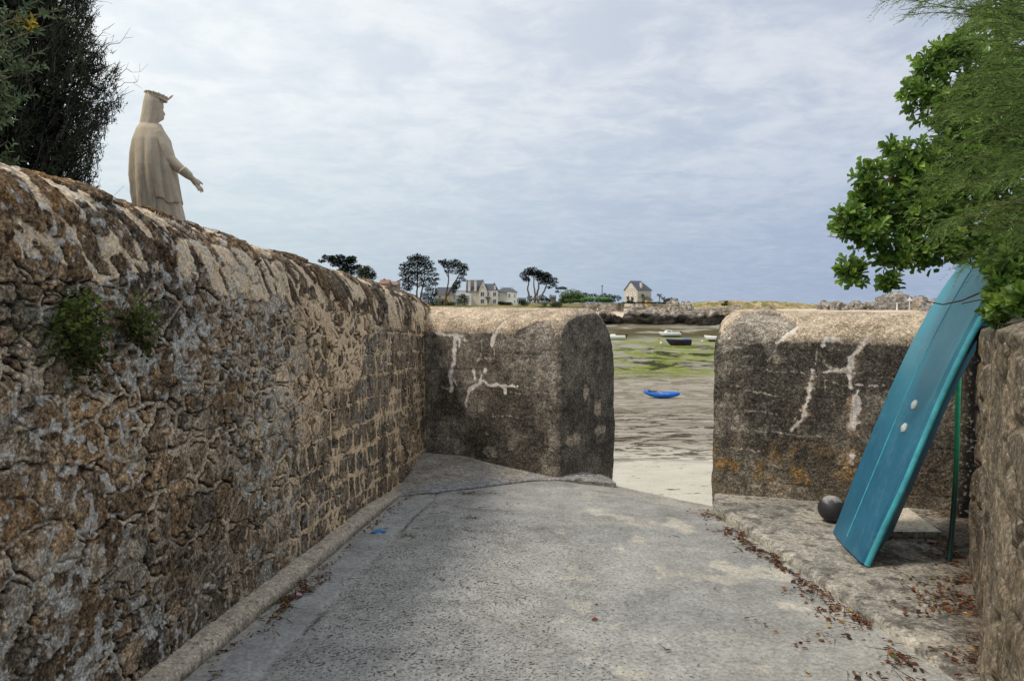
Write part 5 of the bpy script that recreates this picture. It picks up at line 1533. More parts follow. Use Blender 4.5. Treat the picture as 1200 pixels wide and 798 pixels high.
def lone_house():
    Y = 240.; s = Y / FPX
    b = far(747, 356.2, Y)
    root = empty('house', b, 'lone square stone house with grey slate roof and one side chimney above the rocks', 'house', rz=R(33))
    # local: x along the long side (to the right in view), y away; front corner at the origin; gable end faces left
    A, B, H = 6.2, 6.4, 4.6       # long side, gable side, eaves height
    w = MB(); w.box(0, A, 0, B, -1, H)
    v = [(0.0, 0, H), (0.0, B, H), (0.0, B / 2, H + 2.95)]
    w.ngon(v[::-1]); 
    w.box(.001, .3, 0, B, H - .1, H + .001)
    w.obj('wall', M_stoneh, root)
    rf = MB(); ov = .28
    # ridge runs along x from the gable and is hipped at the far end
    r0 = np.array([-ov, B / 2, H + 3.1]); r1 = np.array([A - 1.9, B / 2, H + 3.1])
    e = [(-ov, -ov, H - .08), (A + ov, -ov, H - .08), (A + ov, B + ov, H - .08), (-ov, B + ov, H - .08)]
    rf.ngon([e[0], e[1], r1, r0]); rf.ngon([e[2], e[3], r0, r1]); rf.ngon([e[1], e[2], r1]); 
    o = rf.obj('roof', M_slate, root); so_ = o.modifiers.new('s', 'SOLIDIFY'); so_.thickness = .16
    ch = MB(); ch.box(1.9, 2.6, .5, 1.05, H - .2, H + 2.35); ch.box(1.85, 2.65, .45, 1.1, H + 2.351, H + 2.5); ch.obj('chimney', M_cream, o)
    for z0, z1 in ((.4, 1.7), (2.5, 3.7)):
        for k in range(3):
            y0 = .75 + k * 1.95; win(None, y0, y0 + 1.0, z0, z1, 0, root, M_frame, M_glass, 'x')
    for y0 in (2.3, 3.35): win(None, y0, y0 + .75, H + .55, H + 1.75, 0, root, M_frame, M_glass, 'x')
    p = MB(); p.box(2.8, 5.0, -1.7, -.01, -1, 1.35); p.obj('porch', M_ochre, root)
    q = MB(); q.ngon([(2.55, -2.0, 1.3), (5.25, -2.0, 1.3), (5.25, .0, 2.3), (2.55, .0, 2.3)]); o2 = q.obj('porch_roof', M_slate, root); so_ = o2.modifiers.new('s', 'SOLIDIFY'); so_.thickness = .12
    win(None, 5.25, 6.0, .4, 1.6, 0, root, M_frame, M_glass)
lone_house()

def villa():
    Y = 300.; u = Y / FPX             # metres per photo pixel
    b = far(547, 358.5, Y); z = lambda py: (358.5 - py) * u; x = lambda px: (px - 547) * u
    root = empty('villa', b, 'cream villa with steep slate roof, two tall chimneys and a front gable', 'house')
    w = MB(); w.box(x(548.5), x(562), 0, 8, -2, z(341.5)); w.box(x(562), x(583.5), -.8, 8, -2, z(340.5))
    gx0, gx1, gm = x(561), x(571), x(566)
    w.box(gx0, gx1, -1.4, -.801, -2, z(340.5)); w.ngon([(gx0, -1.4, z(340.5)), (gx1, -1.4, z(340.5)), (gm, -1.4, z(328.5))])
    w.obj('wall', M_cream, root)
    rf = MB(); gable_prism(rf, x(546), x(566), -.6, 8.5, z(341.8), z(328), 'x')
    v = np.array([(x(565.5), -.9, z(340.6)), (x(584.5), -.9, z(340.6)), (x(584.5), 8.5, z(340.6)), (x(565.5), 8.5, z(340.6)), (x(568), 3.5, z(332.5)), (x(580), 3.5, z(332.5))])
    rf.add(v, [(0, 1, 5, 4), (2, 3, 4, 5)]); rf.add(v, [(1, 2, 5), (3, 0, 4)])
    gr = [(x(560.2), -1.7, z(341.5)), (gm, -1.7, z(327.8)), (x(571.8), -1.7, z(341.5))]
    for (p, q) in ((gr[0], gr[1]), (gr[1], gr[2])): rf.ngon([p, q, (q[0], 4, q[2]), (p[0], 4, p[2])])
    o = rf.obj('roof', M_slate, root)
    for px in (550, 557.2):
        c = MB(); c.box(x(px - 1.4), x(px + 1.4), -.5, .7, z(341.4), z(329)); c.box(x(px - 1.6), x(px + 1.6), -.6, .8, z(328.98), z(328.2)); c.obj('chimney', M_cream, o)
    c = MB(); c.box(x(578.2), x(580), 3, 4.2, z(337), z(331.5)); c.obj('chimney', M_red, o)
    d = MB(); d.box(x(578.8), x(581), -.7, 2, z(339.6), z(336.5)); gable_prism(d, x(578.4), x(581.4), -.9, 2.4, z(336.5), z(334.6), 'y'); d.obj('dormer', M_white, o)
    for px0, px1 in ((563, 567.8), (570, 573.4), (577.5, 581.6)):
        for py0, py1 in ((347.6, 342), (356, 350.3)):
            yy = -1.4 if px0 == 563 else -.8
            win(None, x(px0), x(px1), z(py0), z(py1), yy, root, M_frame, M_glass)
    win(None, x(565), x(567.2), z(339), z(335), -1.4, root, M_frame, M_glass)
    p = MB(); p.box(x(569.3), x(574.4), -2.4, -.81, z(349.9), z(349.0)); gable_prism(p, x(569), x(574.7), -2.5, -.81, z(349.0), z(347.6), 'x'); p.obj('porch_roof', M_slate, root)
villa()
def white_house():
    Y = 308.; u = Y / FPX
    b = far(584, 358.5, Y); z = lambda py: (358.5 - py) * u; x = lambda px: (px - 584) * u
    root = empty('house', b, 'low pale yellow house with grey hipped roof next to the cream villa', 'house')
    w = MB(); w.box(x(583.8), x(594.5), 0, 9, -2, z(341.8)); w.box(x(594.5), x(606), -1.2, 9, -2, z(342.4)); w.obj('wall', M_white, root)
    rf = MB()
    v = np.array([(x(583), -.8, z(341.8)), (x(607), -1.6, z(342.6)), (x(607), 9.4, z(342.6)), (x(583), 9.4, z(341.8)), (x(588), 4, z(337)), (x(599), 4, z(337))])
    rf.add(v, [(0, 1, 5, 4), (2, 3, 4, 5)]); rf.add(v, [(1, 2, 5), (3, 0, 4)])
    o = rf.obj('roof', M_slate, root); 
    for px, py in ((587.9, 336.2), (600.2, 336.4)):
        c = MB(); c.box(x(px - 1.4), x(px + 1.4), 2.5, 3.9, z(341), z(py)); c.obj('chimney', M_cream, o)
    for px0, px1, py0, py1, yy in ((583.9 + .2, 585.6, 347.5, 344, 0), (595.4, 598.2, 349, 344, -1.2), (601.8, 604, 349, 344.5, -1.2), (602, 604, 355.5, 351.5, -1.2)):
        win(None, x(px0), x(px1), z(py0), z(py1), yy, root, M_frame, M_glass)
white_house()
def low_house():
    Y = 296.; u = Y / FPX
    b = far(509, 360, Y); z = lambda py: (360 - py) * u; x = lambda px: (px - 509) * u
    root = empty('house', b, 'small house with grey roof among the bushes left of the cream villa', 'house')
    w = MB(); w.box(x(510.5), x(530), 0, 7, -2, z(345)); w.obj('wall', M_white, root)
    o2 = MB(); o2.box(x(522), x(527.5), -1.4, -.01, -2, z(346)); o2.obj('porch', M_ochre, root)
    rf = MB(); gable_prism(rf, x(509.5), x(530.5), -.7, 7.7, z(345), z(336.6), 'x'); o = rf.obj('roof', M_slate, root)
    c = MB(); c.box(x(510.2), x(512.4), 2.6, 4.2, z(343), z(336.4)); c.obj('chimney', M_cream, o)
    win(None, x(514), x(517), z(350), z(346.6), 0, root, M_frame, M_glass)
low_house()
def annexe():
    Y = 299.; u = Y / FPX
    b = far(527, 360, Y); z = lambda py: (360 - py) * u; x = lambda px: (px - 527) * u
    root = empty('house', b, 'pale grey low annexe with red ridge tiles joined to the left of the cream villa', 'house')
    w = MB(); w.box(x(528.5), x(552.5), -1.2, 5, -2, z(346.4)); w.ngon([(x(543), -1.25, z(346.5)), (x(552.5), -1.25, z(346.5)), (x(549.5), -1.25, z(342.6))]); w.obj('wall', M_white, root)
    rf = MB(); gable_prism(rf, x(528.0), x(549), -1.7, 5.4, z(346.6), z(341.4), 'x'); o = rf.obj('roof', pmat('weathered_slate', (.33, .33, .33), .8, .2, 1.5, .3, .02), root)
    t = MB(); t.tube([(x(528), 1.85, z(341.2)), (x(549), 1.85, z(341.2))], .16, 6); t.obj('ridge', M_red, o)
    for px in (529.5, 532.2, 548.5): win(None, x(px), x(px + 1.8), z(352), z(347.5), -1.2, root, M_frame, M_glass)
annexe()
M_dim = pmat('dim_stone', (.20, .17, .145), .9, .2, 1.2, .2, .02)
def far_roof(px0, px1, ytop, yeave, ybase, Y, mat, label, chim=None):
    u = Y / FPX; b = far(px0, ybase, Y); z = lambda py: (ybase - py) * u; x = lambda px: (px - px0) * u
    root = empty('house', b, label, 'house')
    w = MB(); w.box(x(px0 + .4), x(px1 - .4), 0, 7, -2, z(yeave)); w.obj('wall', M_dim, root)
    rf = MB(); gable_prism(rf, x(px0), x(px1), -.5, 7.5, z(yeave), z(ytop), 'x'); o = rf.obj('roof', mat, root)
    if chim:
        for cpx, cpy in chim:
            c = MB(); c.box(x(cpx - .9), x(cpx + .9), 2.8, 4, z(yeave), z(cpy)); c.obj('chimney', M_red, o)
far_roof(444, 455.5, 327.5, 332.5, 348, 235, M_red, 'red tiled house roof showing over the rubble wall coping', [(448.5, 326.4)])
far_roof(455, 466, 329.5, 334, 348, 240, pmat('pink_roof', (.25, .18, .165), .8, .2, 2, .3), 'pinkish low roof next to the red tiled roof over the wall', [(464.6, 328.6)])
far_roof(610, 617, 349, 351.5, 359, 330, M_slate, 'tiny grey roof left of the four-trunked pine')
far_roof(644.5, 652, 346, 348.4, 358, 300, M_slate, 'tiny grey roofed cottage right of the four-trunked pine', [(645.6, 345.2)])

# ---- far trees
def clumps(mb, c, r, n, size, cols, flat=.55, seed=0, out=.6):
    r = np.asarray(r, float)
    u = unit(rng.normal(size=(n, 3))); q = u * (rng.random(n) ** .38)[:, None]
    P = c + q * r
    d = unit(u * out + rng.normal(size=(n, 3)) * np.array([.9, .9, flat]))
    s = unit(np.cross(d, rng.normal(size=(n, 3)) * np.array([.5, .5, 1.2])))
    ln = rng.uniform(.6, 1.4, n)[:, None] * size; wd = rng.uniform(.35, .8, n)[:, None] * size
    V = np.stack([P - d * ln * .5, P + s * wd * .5, P + d * ln * .6, P - s * wd * .5], 1)
    cols = np.asarray(cols, float)
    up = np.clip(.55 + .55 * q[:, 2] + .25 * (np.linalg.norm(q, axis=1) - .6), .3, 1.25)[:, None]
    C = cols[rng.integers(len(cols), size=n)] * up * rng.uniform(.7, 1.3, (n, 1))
    mb.add(V.reshape(-1, 3), np.arange(n)[:, None] * 4 + np.array([[0, 1, 2, 3]]), np.repeat(C, 4, 0))
DK = [(.020, .036, .018), (.028, .046, .022), (.014, .026, .014)]
GN = [(.075, .14, .035), (.10, .17, .048), (.055, .105, .03)]
def far_tree(name, label, cat, Y, ybase, px, trunks, lobes, cols, size, dens=1.0, group=None, flat=.45, r0=.45, bark=(.10, .075, .055)):
    b = far(px, ybase, Y); u = Y / FPX
    root = empty(name, b, label, cat, group)
    L = lambda p, q, dy=0.: np.array([(p - px) * u, dy, (ybase - q) * u])
    for tr in trunks:
        t = MB(); pts = np.array([L(*p) for p in tr]); 
        k = np.linspace(0, len(pts) - 1, 14); P = np.stack([np.interp(k, np.arange(len(pts)), pts[:, i]) for i in range(3)], -1)
        P[1:-1] += rng.normal(size=(12, 3)) * .06
        t.tube(P, np.linspace(r0, r0 * .35, 14), 7, bark); t.obj('trunk', M_FARBARK, root, True)
    cr = MB()
    for l in lobes:
        p, q, rx, ry = l[:4]; dy = l[4] if len(l) > 4 else rng.uniform(-.25, .25) * rx * u
        if trunks: ry = ry * 1.45; rx = rx * 1.05
        vol = rx * ry
        clumps(cr, L(p, q, dy), (rx * u, rx * u * .8, ry * u), int(max(40 * vol * dens * (.45 / max(size, .2)) ** 1.0 * u, 30)), size, cols, flat)
        if trunks and rx > 3:
            tp = np.array(trunks[rng.integers(len(trunks))][-1], float)
            lb = MB()
    cr.obj('crown', M_PINE, root)
    return root
def limbs(root, u, px, ybase, segs, r=.22):
    for s_ in segs:
        m = MB()
        P = np.array([((p - px) * u, dy, (ybase - q) * u) for p, q, dy in s_]); m.tube(P, np.linspace(r, r * .3, len(P)), 6, (.09, .07, .052))
        m.obj('limb', M_FARBARK, root, True)

Y = 200.
t = far_tree('cypress_tree', 'flat-topped dark cypress spreading its tiers just over the rubble wall coping', 'tree', Y, 352, 401, [[(401, 352), (401.5, 330), (402, 312)]],
    [(385, 302.5, 7, 2.0), (392, 306, 8, 2.6), (403, 305, 11, 3.2), (413, 303.5, 6, 2.6), (399, 301, 6, 1.8), (412, 307, 7, 2.2), (378, 306.5, 5, 1.3), (395, 310, 8, 2.2), (408, 312, 8, 2.2), (418, 313.5, 5, 1.6), (421, 311.5, 3.5, 1.2), (410, 318, 9, 4), (402, 317, 7, 2.5), (381, 300.3, 3, .9), (392, 301, 3, .9)], DK, .55, 1.2)
limbs(t, Y / FPX, 401, 352, [[(401.5, 316, 0), (393, 310, .3), (383, 305, .2)], [(402, 314, 0), (409, 309, -.3), (416, 305, 0)], [(402, 318, 0), (412, 314, .4), (420, 312, 0)]])
far_tree('deciduous_tree', 'lighter green bushy tree to the right of the flat-topped cypress', 'tree', 196, 352, 428, [[(428, 352), (428, 332), (429, 320)]],
    [(427, 317.5, 7, 4.5), (433, 320, 7, 4.5), (423, 320, 5, 4), (438, 323, 4.5, 3.5), (431, 314.5, 4, 2.2), (428, 326, 11, 5)], [(.085, .10, .045), (.11, .125, .06), (.05, .065, .03)], .42, 1.0)
Y = 280.
t = far_tree('cypress_tree', 'broad rounded dark cypress standing at the end of the rubble wall', 'tree', Y, 362, 489, [[(488, 362), (489, 340), (490, 316)], [(491, 362), (494, 342), (498, 326)]],
    [(490, 300.5, 5, 2.2), (484, 303, 7, 2.6), (497, 303, 7, 2.4), (490, 306, 11, 3), (479, 310, 8, 2.6), (501, 309, 9, 2.8), (489, 312, 12, 3), (473, 315, 6, 1.8), (482, 318, 12, 2.8), (503, 316, 9, 2.6), (494, 321, 12, 2.8), (476, 322, 9, 2.2), (509, 322, 6, 1.8), (484, 327, 12, 2.6), (502, 328, 10, 2.6), (474, 329, 6, 2), (512, 327.5, 4, 1.2), (480, 333, 9, 2.4), (495, 334, 8, 2), (508, 333, 6, 2), (471, 311, 3, 1), (477, 338, 7, 3), (503, 339, 5, 3)], DK, .62, .9)
limbs(t, Y / FPX, 489, 362, [[(489.5, 325, 0), (480, 316, .5), (473, 313, 0)], [(490, 322, 0), (500, 314, -.5), (507, 310, 0)], [(489, 333, 0), (478, 328, -.5), (472, 324, 0)], [(491, 332, 0), (503, 326, .5), (511, 324, 0)], [(490, 316, 0), (490, 308, 0), (490, 302, 0)]])
Y = 276.
t = far_tree('pine_tree', 'leaning umbrella-shaped dark pine with bare trunk left of the cream villa', 'tree', Y, 360, 523, [[(521, 360), (523.5, 342), (526, 330), (525.5, 318)], [(524, 347), (530, 337), (535, 328), (540, 320)]],
    [(519, 307.5, 6, 1.6), (524, 310, 8, 2.2), (532, 307.5, 8, 2.4), (540, 311, 8, 2.4), (530, 313, 11, 2.6), (543, 316, 7, 2.2), (537, 319, 9, 2.2), (526, 318.5, 5, 1.8), (546, 314, 4, 1.6), (543, 322, 5, 1.6), (540, 326, 5, 1.3), (544, 329, 4, 1), (516, 306.5, 3, 1), (522, 304.8, 2, .9), (535, 335, 5, 3), (532, 339, 5, 3), (537, 331, 4, 1.6)], DK + [(.03, .06, .022)], .6, 1.0, None, .4, .42)
limbs(t, Y / FPX, 523, 360, [[(526, 326, 0), (521, 316, .3), (518, 309, 0)], [(531, 336, 0), (538, 330, .3), (545, 327, 0)]])
Y = 258.
t = far_tree('pine_tree', 'umbrella pine with four bare crooked trunks and flat dark crown', 'tree', Y, 357, 627, [[(621, 355), (620, 347), (618.3, 338), (619.8, 330), (619.5, 321)], [(626.5, 355), (627, 345), (625.5, 335), (625.5, 322)], [(628.5, 347), (631, 338), (631.5, 333), (629, 327)], [(629.5, 354), (634, 348), (638, 340), (641, 333), (643, 327)]],
    [(614, 323, 5.5, 3.5), (617, 328, 5, 2), (619, 319, 6, 3.5), (624.5, 318, 6, 3.8), (629, 322, 7, 3.2), (632, 320, 5, 2.6), (635, 324, 7, 3.2), (639, 323, 6, 3), (641, 328, 7, 3), (646, 331, 6, 2.6), (644, 324, 4, 1.8), (650, 327, 3.5, 1.4), (652, 331, 3, 1.2), (637, 331, 5, 2.2), (649, 335, 4, 1.4), (643, 337, 4, 1.2), (632, 327, 5, 2)], DK, .5, 1.2, None, .4, .40, (.13, .095, .07))
limbs(t, Y / FPX, 627, 357, [[(631.5, 334, 0), (635, 330, .2), (637, 326, 0)], [(641, 333, 0), (646, 332, 0), (650, 329, 0)], [(619.6, 326, 0), (616, 324, 0), (613, 322, 0)]], .18)
far_tree('pine_tree', 'small low dark pine branch reaching over the domed bush', 'tree', 262, 356, 657, [[(662, 356), (660, 346), (656, 340)]], [(654, 338, 4, 1.2), (659, 337.5, 4, 1.2), (653, 342, 3, 1), (662, 338.5, 3, 1)], DK, .5, 1.4, None, .4, .2)
far_tree('dark_bush', 'dark bushes at the foot of the four-trunked pine', 'bush', 266, 357, 632, [], [(621, 350, 4, 4), (627, 350.5, 4, 3), (634, 349.5, 6, 4), (640, 351, 4, 3), (643, 352, 3, 2.5)], DK + GN[2:], .5, 1.0)
far_tree('domed_bush', 'large smooth dome-shaped green bush left of the clipped hedge', 'bush', 256, 358, 670, [], [(670, 347, 15, 8, 0), (664, 350, 9, 5, 0), (676, 349, 10, 6, 0), (660, 352, 6, 4, 0), (681, 351, 7, 4, 0)], [(.13, .21, .06), (.16, .25, .08), (.10, .165, .05)], .5, 1.3)
far_tree('shrub_mass', 'pale green low shrubs in front of the domed bush', 'bush', 252, 357, 672, [], [(664, 353, 5, 2.5), (671, 352.5, 6, 2.6), (678, 352.5, 6, 2.6), (668, 354, 4, 2)], [(.14, .21, .06), (.11, .17, .05)], .42, 1.3)
far_tree('clipped_hedge', 'long clipped bright green hedge along the top of the sea wall', 'hedge', 250, 356, 705, [], [(684 + k * 4.2, 351.6 - .2 * math.sin(k), 4.0, 3.3, 0) for k in range(8)], [(.17, .36, .07), (.14, .30, .06), (.20, .40, .085)], .4, 1.6)
far_tree('dark_hedge', 'darker hedge end near the utility pole', 'hedge', 251, 356, 714, [], [(710, 352.2, 4, 2.8, 0), (714, 352.4, 4, 2.6, 0), (718, 352.6, 4, 2.4, 0)], [(.06, .12, .04), (.05, .095, .03)], .4, 1.6)
far_tree('treetops', 'loose green trees behind the clipped hedge', 'tree', 266, 357, 700, [], [(685, 345.5, 4, 3), (690, 347, 5, 3), (696, 346, 4, 2.4), (702, 347.5, 5, 2.4), (708, 346.5, 4.5, 3), (714, 347.5, 4.5, 3), (719, 348.5, 4, 3), (725, 349, 3.5, 4)], GN + [(.09, .105, .04)], .5, 1.0)
far_tree('garden_hedge', 'low dark hedge along the foot of the lone house', 'hedge', 236, 357.5, 757, [], [(731 + k * 4.4, 354.9, 3, 1.2, 0) for k in range(12)] + [(736, 351, 1.8, 4.2, 0), (741, 351, 1.8, 3.6, 0), (739, 354, 4, 2.4, 0), (743, 357, 1.6, 3, 0)], [(.04, .07, .028), (.03, .055, .022)], .38, 1.6)
def palm(px, ytop, ybase, Y, label, sc=1.0):
    b = far(px, ybase, Y); u = Y / FPX; root = empty('palm_tree', b, label, 'palm tree')
    h = (ybase - ytop) * u * .68; t = MB(); t.tube(np.array([(0, 0, 0), (.05, 0, h * .5), (0, 0, h)]), [.16, .13, .11], 7, (.10, .08, .06)); t.obj('trunk', M_FARBARK, root, True)
    m = MB(); 
    for k in range(26):
        a = k * 2.4; e = rng.uniform(-.2, 1.0); L = rng.uniform(.8, 1.25) * sc; d = np.array([math.cos(a), math.sin(a), e])
        q = np.array([[0, 0, h], np.array([0, 0, h]) + d * L * .5, np.array([0, 0, h]) + d * L - np.array([0, 0, .35 * L])]); s_ = unit(np.cross(d, (0, 0, 1.0))) * .11 * sc
        m.add(np.stack([q[0] - s_ * .4, q[1] - s_, q[2], q[1] + s_, q[0] + s_ * .4]), [[0, 1, 2, 3, 4]], np.array(GN[k % 3]) * .7)
    m.obj('crown', M_PINE, root)
palm(753, 344, 356.4, 236.5, 'palm-like tree by the ochre porch of the lone house', 1.5)
palm(772.5, 343, 356.5, 238, 'spiky tree standing right of the lone house', 1.6)
palm(777.5, 347.5, 356.5, 238, 'smaller spiky tree next to the taller one right of the lone house', 1.3)
palm(754, 351.5, 357, 235, 'tiny spiky plant in front of the lone house side wall', .8)
far_tree('dark_bush', 'dark bushes on top of the rocks right of the lone house', 'bush', 236, 358, 788, [], [(781, 352, 3.5, 2.4), (786, 351, 4, 2.4), (791, 352, 4, 2.6), (784, 354, 5, 2)], DK + GN[2:], .42, 1.2)
far_tree('dark_bush', 'solitary dark bush on the dry headland', 'bush', 330, 359.5, 851, [], [(851, 355.5, 3.2, 3.2, 0), (849, 357, 3, 2, 0), (846.5, 357, 2, 1.2, 0)], [(.03, .045, .025), (.022, .034, .02)], .5, 1.4)
far_tree('round_bush', 'round green bush on the dry grass below the pine', 'bush', 252, 361, 652, [], [(652, 356.6, 7, 3.6, 0), (648, 357.4, 4, 2.6, 0), (656, 357.4, 4, 2.6, 0)], [(.10, .155, .05), (.075, .12, .04)], .4, 1.3, 'round bushes below the pine')
far_tree('round_bush', 'small round bush between the two larger ones below the pine', 'bush', 252, 360, 638, [], [(638, 357, 3.4, 2.6, 0)], [(.10, .155, .05), (.075, .12, .04)], .4, 1.4, 'round bushes below the pine')
far_tree('round_bush', 'round green bush beside the pale yellow house', 'bush', 268, 360, 616.5, [], [(616, 355.6, 5, 3.6, 0), (612, 354.5, 4, 4.5, 0), (608.5, 352.5, 3, 4, 0)], [(.10, .16, .05), (.075, .12, .04)], .42, 1.2, 'round bushes below the pine')
far_tree('garden_hedge', 'light green hedge before the small grey-roofed house', 'hedge', 284, 362, 518, [], [(506 + k * 4.2, 356.2 + .3 * math.sin(k * 2), 4, 3.2, 0) for k in range(7)] + [(511, 352, 6, 3), (520, 352.5, 5, 3)], [(.16, .22, .06), (.11, .17, .05)], .42, 1.2)
far_tree('deciduous_tree', 'small grey-green tree in front of the annexe', 'tree', 285, 361, 542, [[(542, 361), (542, 354)]], [(542, 351, 6, 5), (538, 354, 4, 3), (546, 354, 4, 3.4), (543, 347.5, 3, 2.4)], [(.065, .085, .045), (.085, .105, .06)], .42, 1.0, None, .5, .2)
far_tree('clipped_hedge', 'dark clipped hedge in front of the pale yellow house', 'hedge', 290, 360.5, 591, [], [(585.5 + k * 2.6, 355.3 + .25 * k, 2.6, 2.4, 0) for k in range(6)], [(.018, .032, .014), (.024, .04, .018)], .4, 1.8)
far_tree('dark_bush', 'very dark bushes under the broad rounded cypress', 'bush', 286, 362, 502, [], [(498, 347, 6, 5), (505, 347, 6, 6), (510, 343, 3.5, 6), (503, 352, 8, 4), (495, 354, 6, 4)], DK, .5, .9)

def utility_pole():
    b = far(705.5, 357, 257); mb = MB(); h = (357 - 334) / FPX * 257
    mb.tube(np.array([(0, 0, 0), (0, 0, h)]), [.17, .13], 8, (.14, .115, .09)); mb.box(-.5, .5, -.06, .06, h - .5, h - .36, (.14, .115, .09))
    o = mb.obj('utility_pole', M_FARBARK); o.location = b; tag(o, 'bare wooden utility pole rising behind the clipped hedge', 'pole')
utility_pole()
def marker(px, ytop, ybase, Y, label, kind):
    b = far(px, ybase, Y); h = (ybase - ytop) / FPX * Y; mb = MB()
    if kind == 'cone': mb.tube(np.array([(0, 0, 0), (0, 0, h)]), [.36, .14], 10)
    elif kind == 'post': mb.tube(np.array([(0, 0, 0), (0, 0, h)]), [.18, .18], 8)
    else:
        mb.tube(np.array([(0, 0, 0), (0, 0, h)]), [.14, .10], 8); s_ = h * .24
        mb.add([(-s_, 0, h * .72), (s_, 0, h * .72), (0, 0, h + .3), (0, s_ * .6, h * .72)], [(0, 1, 2), (0, 2, 3), (1, 3, 2), (0, 3, 1)])
    o = mb.obj('marker_post', M_frame); o.location = b; tag(o, label, 'marker')
marker(1051, 354.5, 363.6, 286, 'white tapered marker before the tallest slanted boulder', 'cone')
marker(1065.5, 348.5, 363.4, 288, 'slim white beacon with a triangular top mark among the boulders', 'beacon')
marker(850.5, 358.8, 362.6, 300, 'short white post on the pale headland sand', 'post')

# ---- bits on the far beach below the sea wall
def beach_person():
    Yp = 241.; b = far(700.3, 365.2, Yp); z = float(ground_z(b[0], Yp)); root = empty('person', (b[0], Yp, z), 'tiny standing person in a white top on the beach by the sea wall', 'person')
    M = pmat('skin', (.45, .28, .20), .7, .1, 5, 0); Mt = pmat('white_top', (.75, .75, .75), .8, .1, 5, 0); Ms = pmat('dark_shorts', (.06, .07, .12), .8, .1, 5, 0)
    m = MB()
    for s_ in (-1, 1):
        m.tube(np.array([(.10 * s_, -.04, 0.02), (.10 * s_, .0, .08), (.095 * s_, .0, .45), (.09 * s_, 0, .88)]), [.05, .05, .065, .09], 8)
        m.tube(np.array([(.19 * s_, 0, 1.40), (.25 * s_, 0, 1.12), (.26 * s_, -.06, .84)]), [.055, .045, .03], 8)
    m.tube(np.array([(0, 0, .82), (0, 0, 1.0), (0, 0, 1.25), (0, 0, 1.42), (0, 0, 1.50), (0, -.01, 1.56)]), [.15, .14, .17, .16, .06, .055], 10); m.ball((0, -.01, 1.65), (.085, .10, .12), 10, 14)
    o = m.obj('figure', M, root, True); rm = o.modifiers.new('r', 'REMESH'); rm.mode = 'VOXEL'; rm.voxel_size = .025; rm.use_smooth_shade = True
    t = MB(); t.tube(np.array([(0, 0, .95), (0, 0, 1.2), (0, 0, 1.44)]), [.175, .195, .185], 12); t.obj('shirt', Mt, root, True)
    t = MB(); t.tube(np.array([(0, 0, .70), (0, 0, .98)]), [.20, .17], 12); t.obj('shorts', Ms, root, True)
beach_person()
def beach_dinghy(px, py, Y, col, label, L=2.0):
    b = far(px, py, Y); z = float(ground_z(b[0], Y)); mb = MB()
    t = np.linspace(0, 1, 14)[:, None]; a = np.linspace(0, math.pi, 9)[None]
    wv = np.sin(np.clip(t * .95 + .05, 0, 1) * math.pi) ** .5
    P = np.stack([(t - .5) * L + 0 * a, .42 * wv * np.cos(a), .05 + .34 * wv * np.sin(a)], -1); mb.grid(P)
    o = mb.obj('upturned_canoe', pmat('canoe_%d' % px, col, .45, .15, 3, 0), None, True); o.location = (b[0], Y, z); o.rotation_euler = (0, 0, rng.uniform(-.3, .3)); tag(o, label, 'canoe', 'canoes on the far beach')
for px, py, c, l in ((689, 364.4, (.50, .10, .08), 'red canoe lying furthest left at the foot of the sea wall'), (693.5, 364.8, (.55, .16, .14), 'pinkish red canoe between two others below the sea wall'), (704.5, 365.2, (.60, .08, .06), 'red canoe right of the tiny person below the sea wall'), (711, 365.0, (.14, .05, .06), 'dark canoe below the sea wall'), (716, 365.2, (.5, .12, .10), 'red canoe nearest the dark steps')):
    beach_dinghy(px, py, 242.5, c, l)

# ---- moored boats on the drying flats
def hull(L, Bm, H, n=26, m=13, keel=.28, sheer=.22, tr=.78):
    """hull skin: columns from the stern (0) to the stem (1); rows port gunwale - keel - starboard gunwale"""
    t = np.linspace(0, 1, n)[:, None]; a = np.linspace(-1, 1, m)[None]
    hb = Bm / 2 * np.where(t < .45, tr + (1 - tr) * np.sin(t / .45 * math.pi / 2), np.cos(np.clip((t - .45) / .55, 0, 1) * math.pi / 2) ** .72)
    zg = H + sheer * (np.clip(t - .3, 0, 1) ** 2) * 2; zk = np.where(t > .72, H * .95 * np.clip((t - .72) / .28, 0, 1) ** 2, 0)
    s = np.sign(a) * np.abs(a) ** .75
    y = hb * np.sign(a) * np.abs(np.sin(np.abs(a) * math.pi / 2)) ** .8
    z = zk + (zg - zk) * np.abs(a) ** 1.7
    return np.stack([(t - .5) * L + 0 * a, y + 0 * t, z + 0 * t], -1)
def boat(name, label, cat, px, py, Y, L, rz, top, low, extra, H=.75, Bm=1.9, wl=.42, roll=0):
    b = far(px, py, Y); z = float(ground_z(b[0], Y))
    root = empty(name, (b[0], Y, z - .05), label, cat, 'boats lying on the drying harbour flats', rz)
    root.rotation_euler = (roll, 0, rz)
    P = hull(L, Bm, H)
    c = np.where((P[..., 2] < wl * H + .0)[..., None], np.array(low), np.array(top))
    mb = MB(); mb.grid(P, c); 
    st = P[0]; mb.ngon(st[::-1], top)
    M = pmat(name + '_paint', (1, 1, 1), .4, .08, 2, 0, use_attr=True, coat=.1)
    hl = mb.obj('hull', M, root, True); es = hl.modifiers.new('es', 'EDGE_SPLIT'); es.split_angle = R(60); so_ = hl.modifiers.new('s', 'SOLIDIFY'); so_.thickness = .04
    extra(root, P, L, H, Bm)
    return root
Mdk = pmat('dark_engine', (.02, .02, .022), .4, .1, 3, 0); Mwh = pmat('boat_white', (.78, .77, .73), .4, .06, 3, 0, coat=.1); Mbl = pmat('blue_cover', (.03, .17, .42), .6, .15, 3, 0)
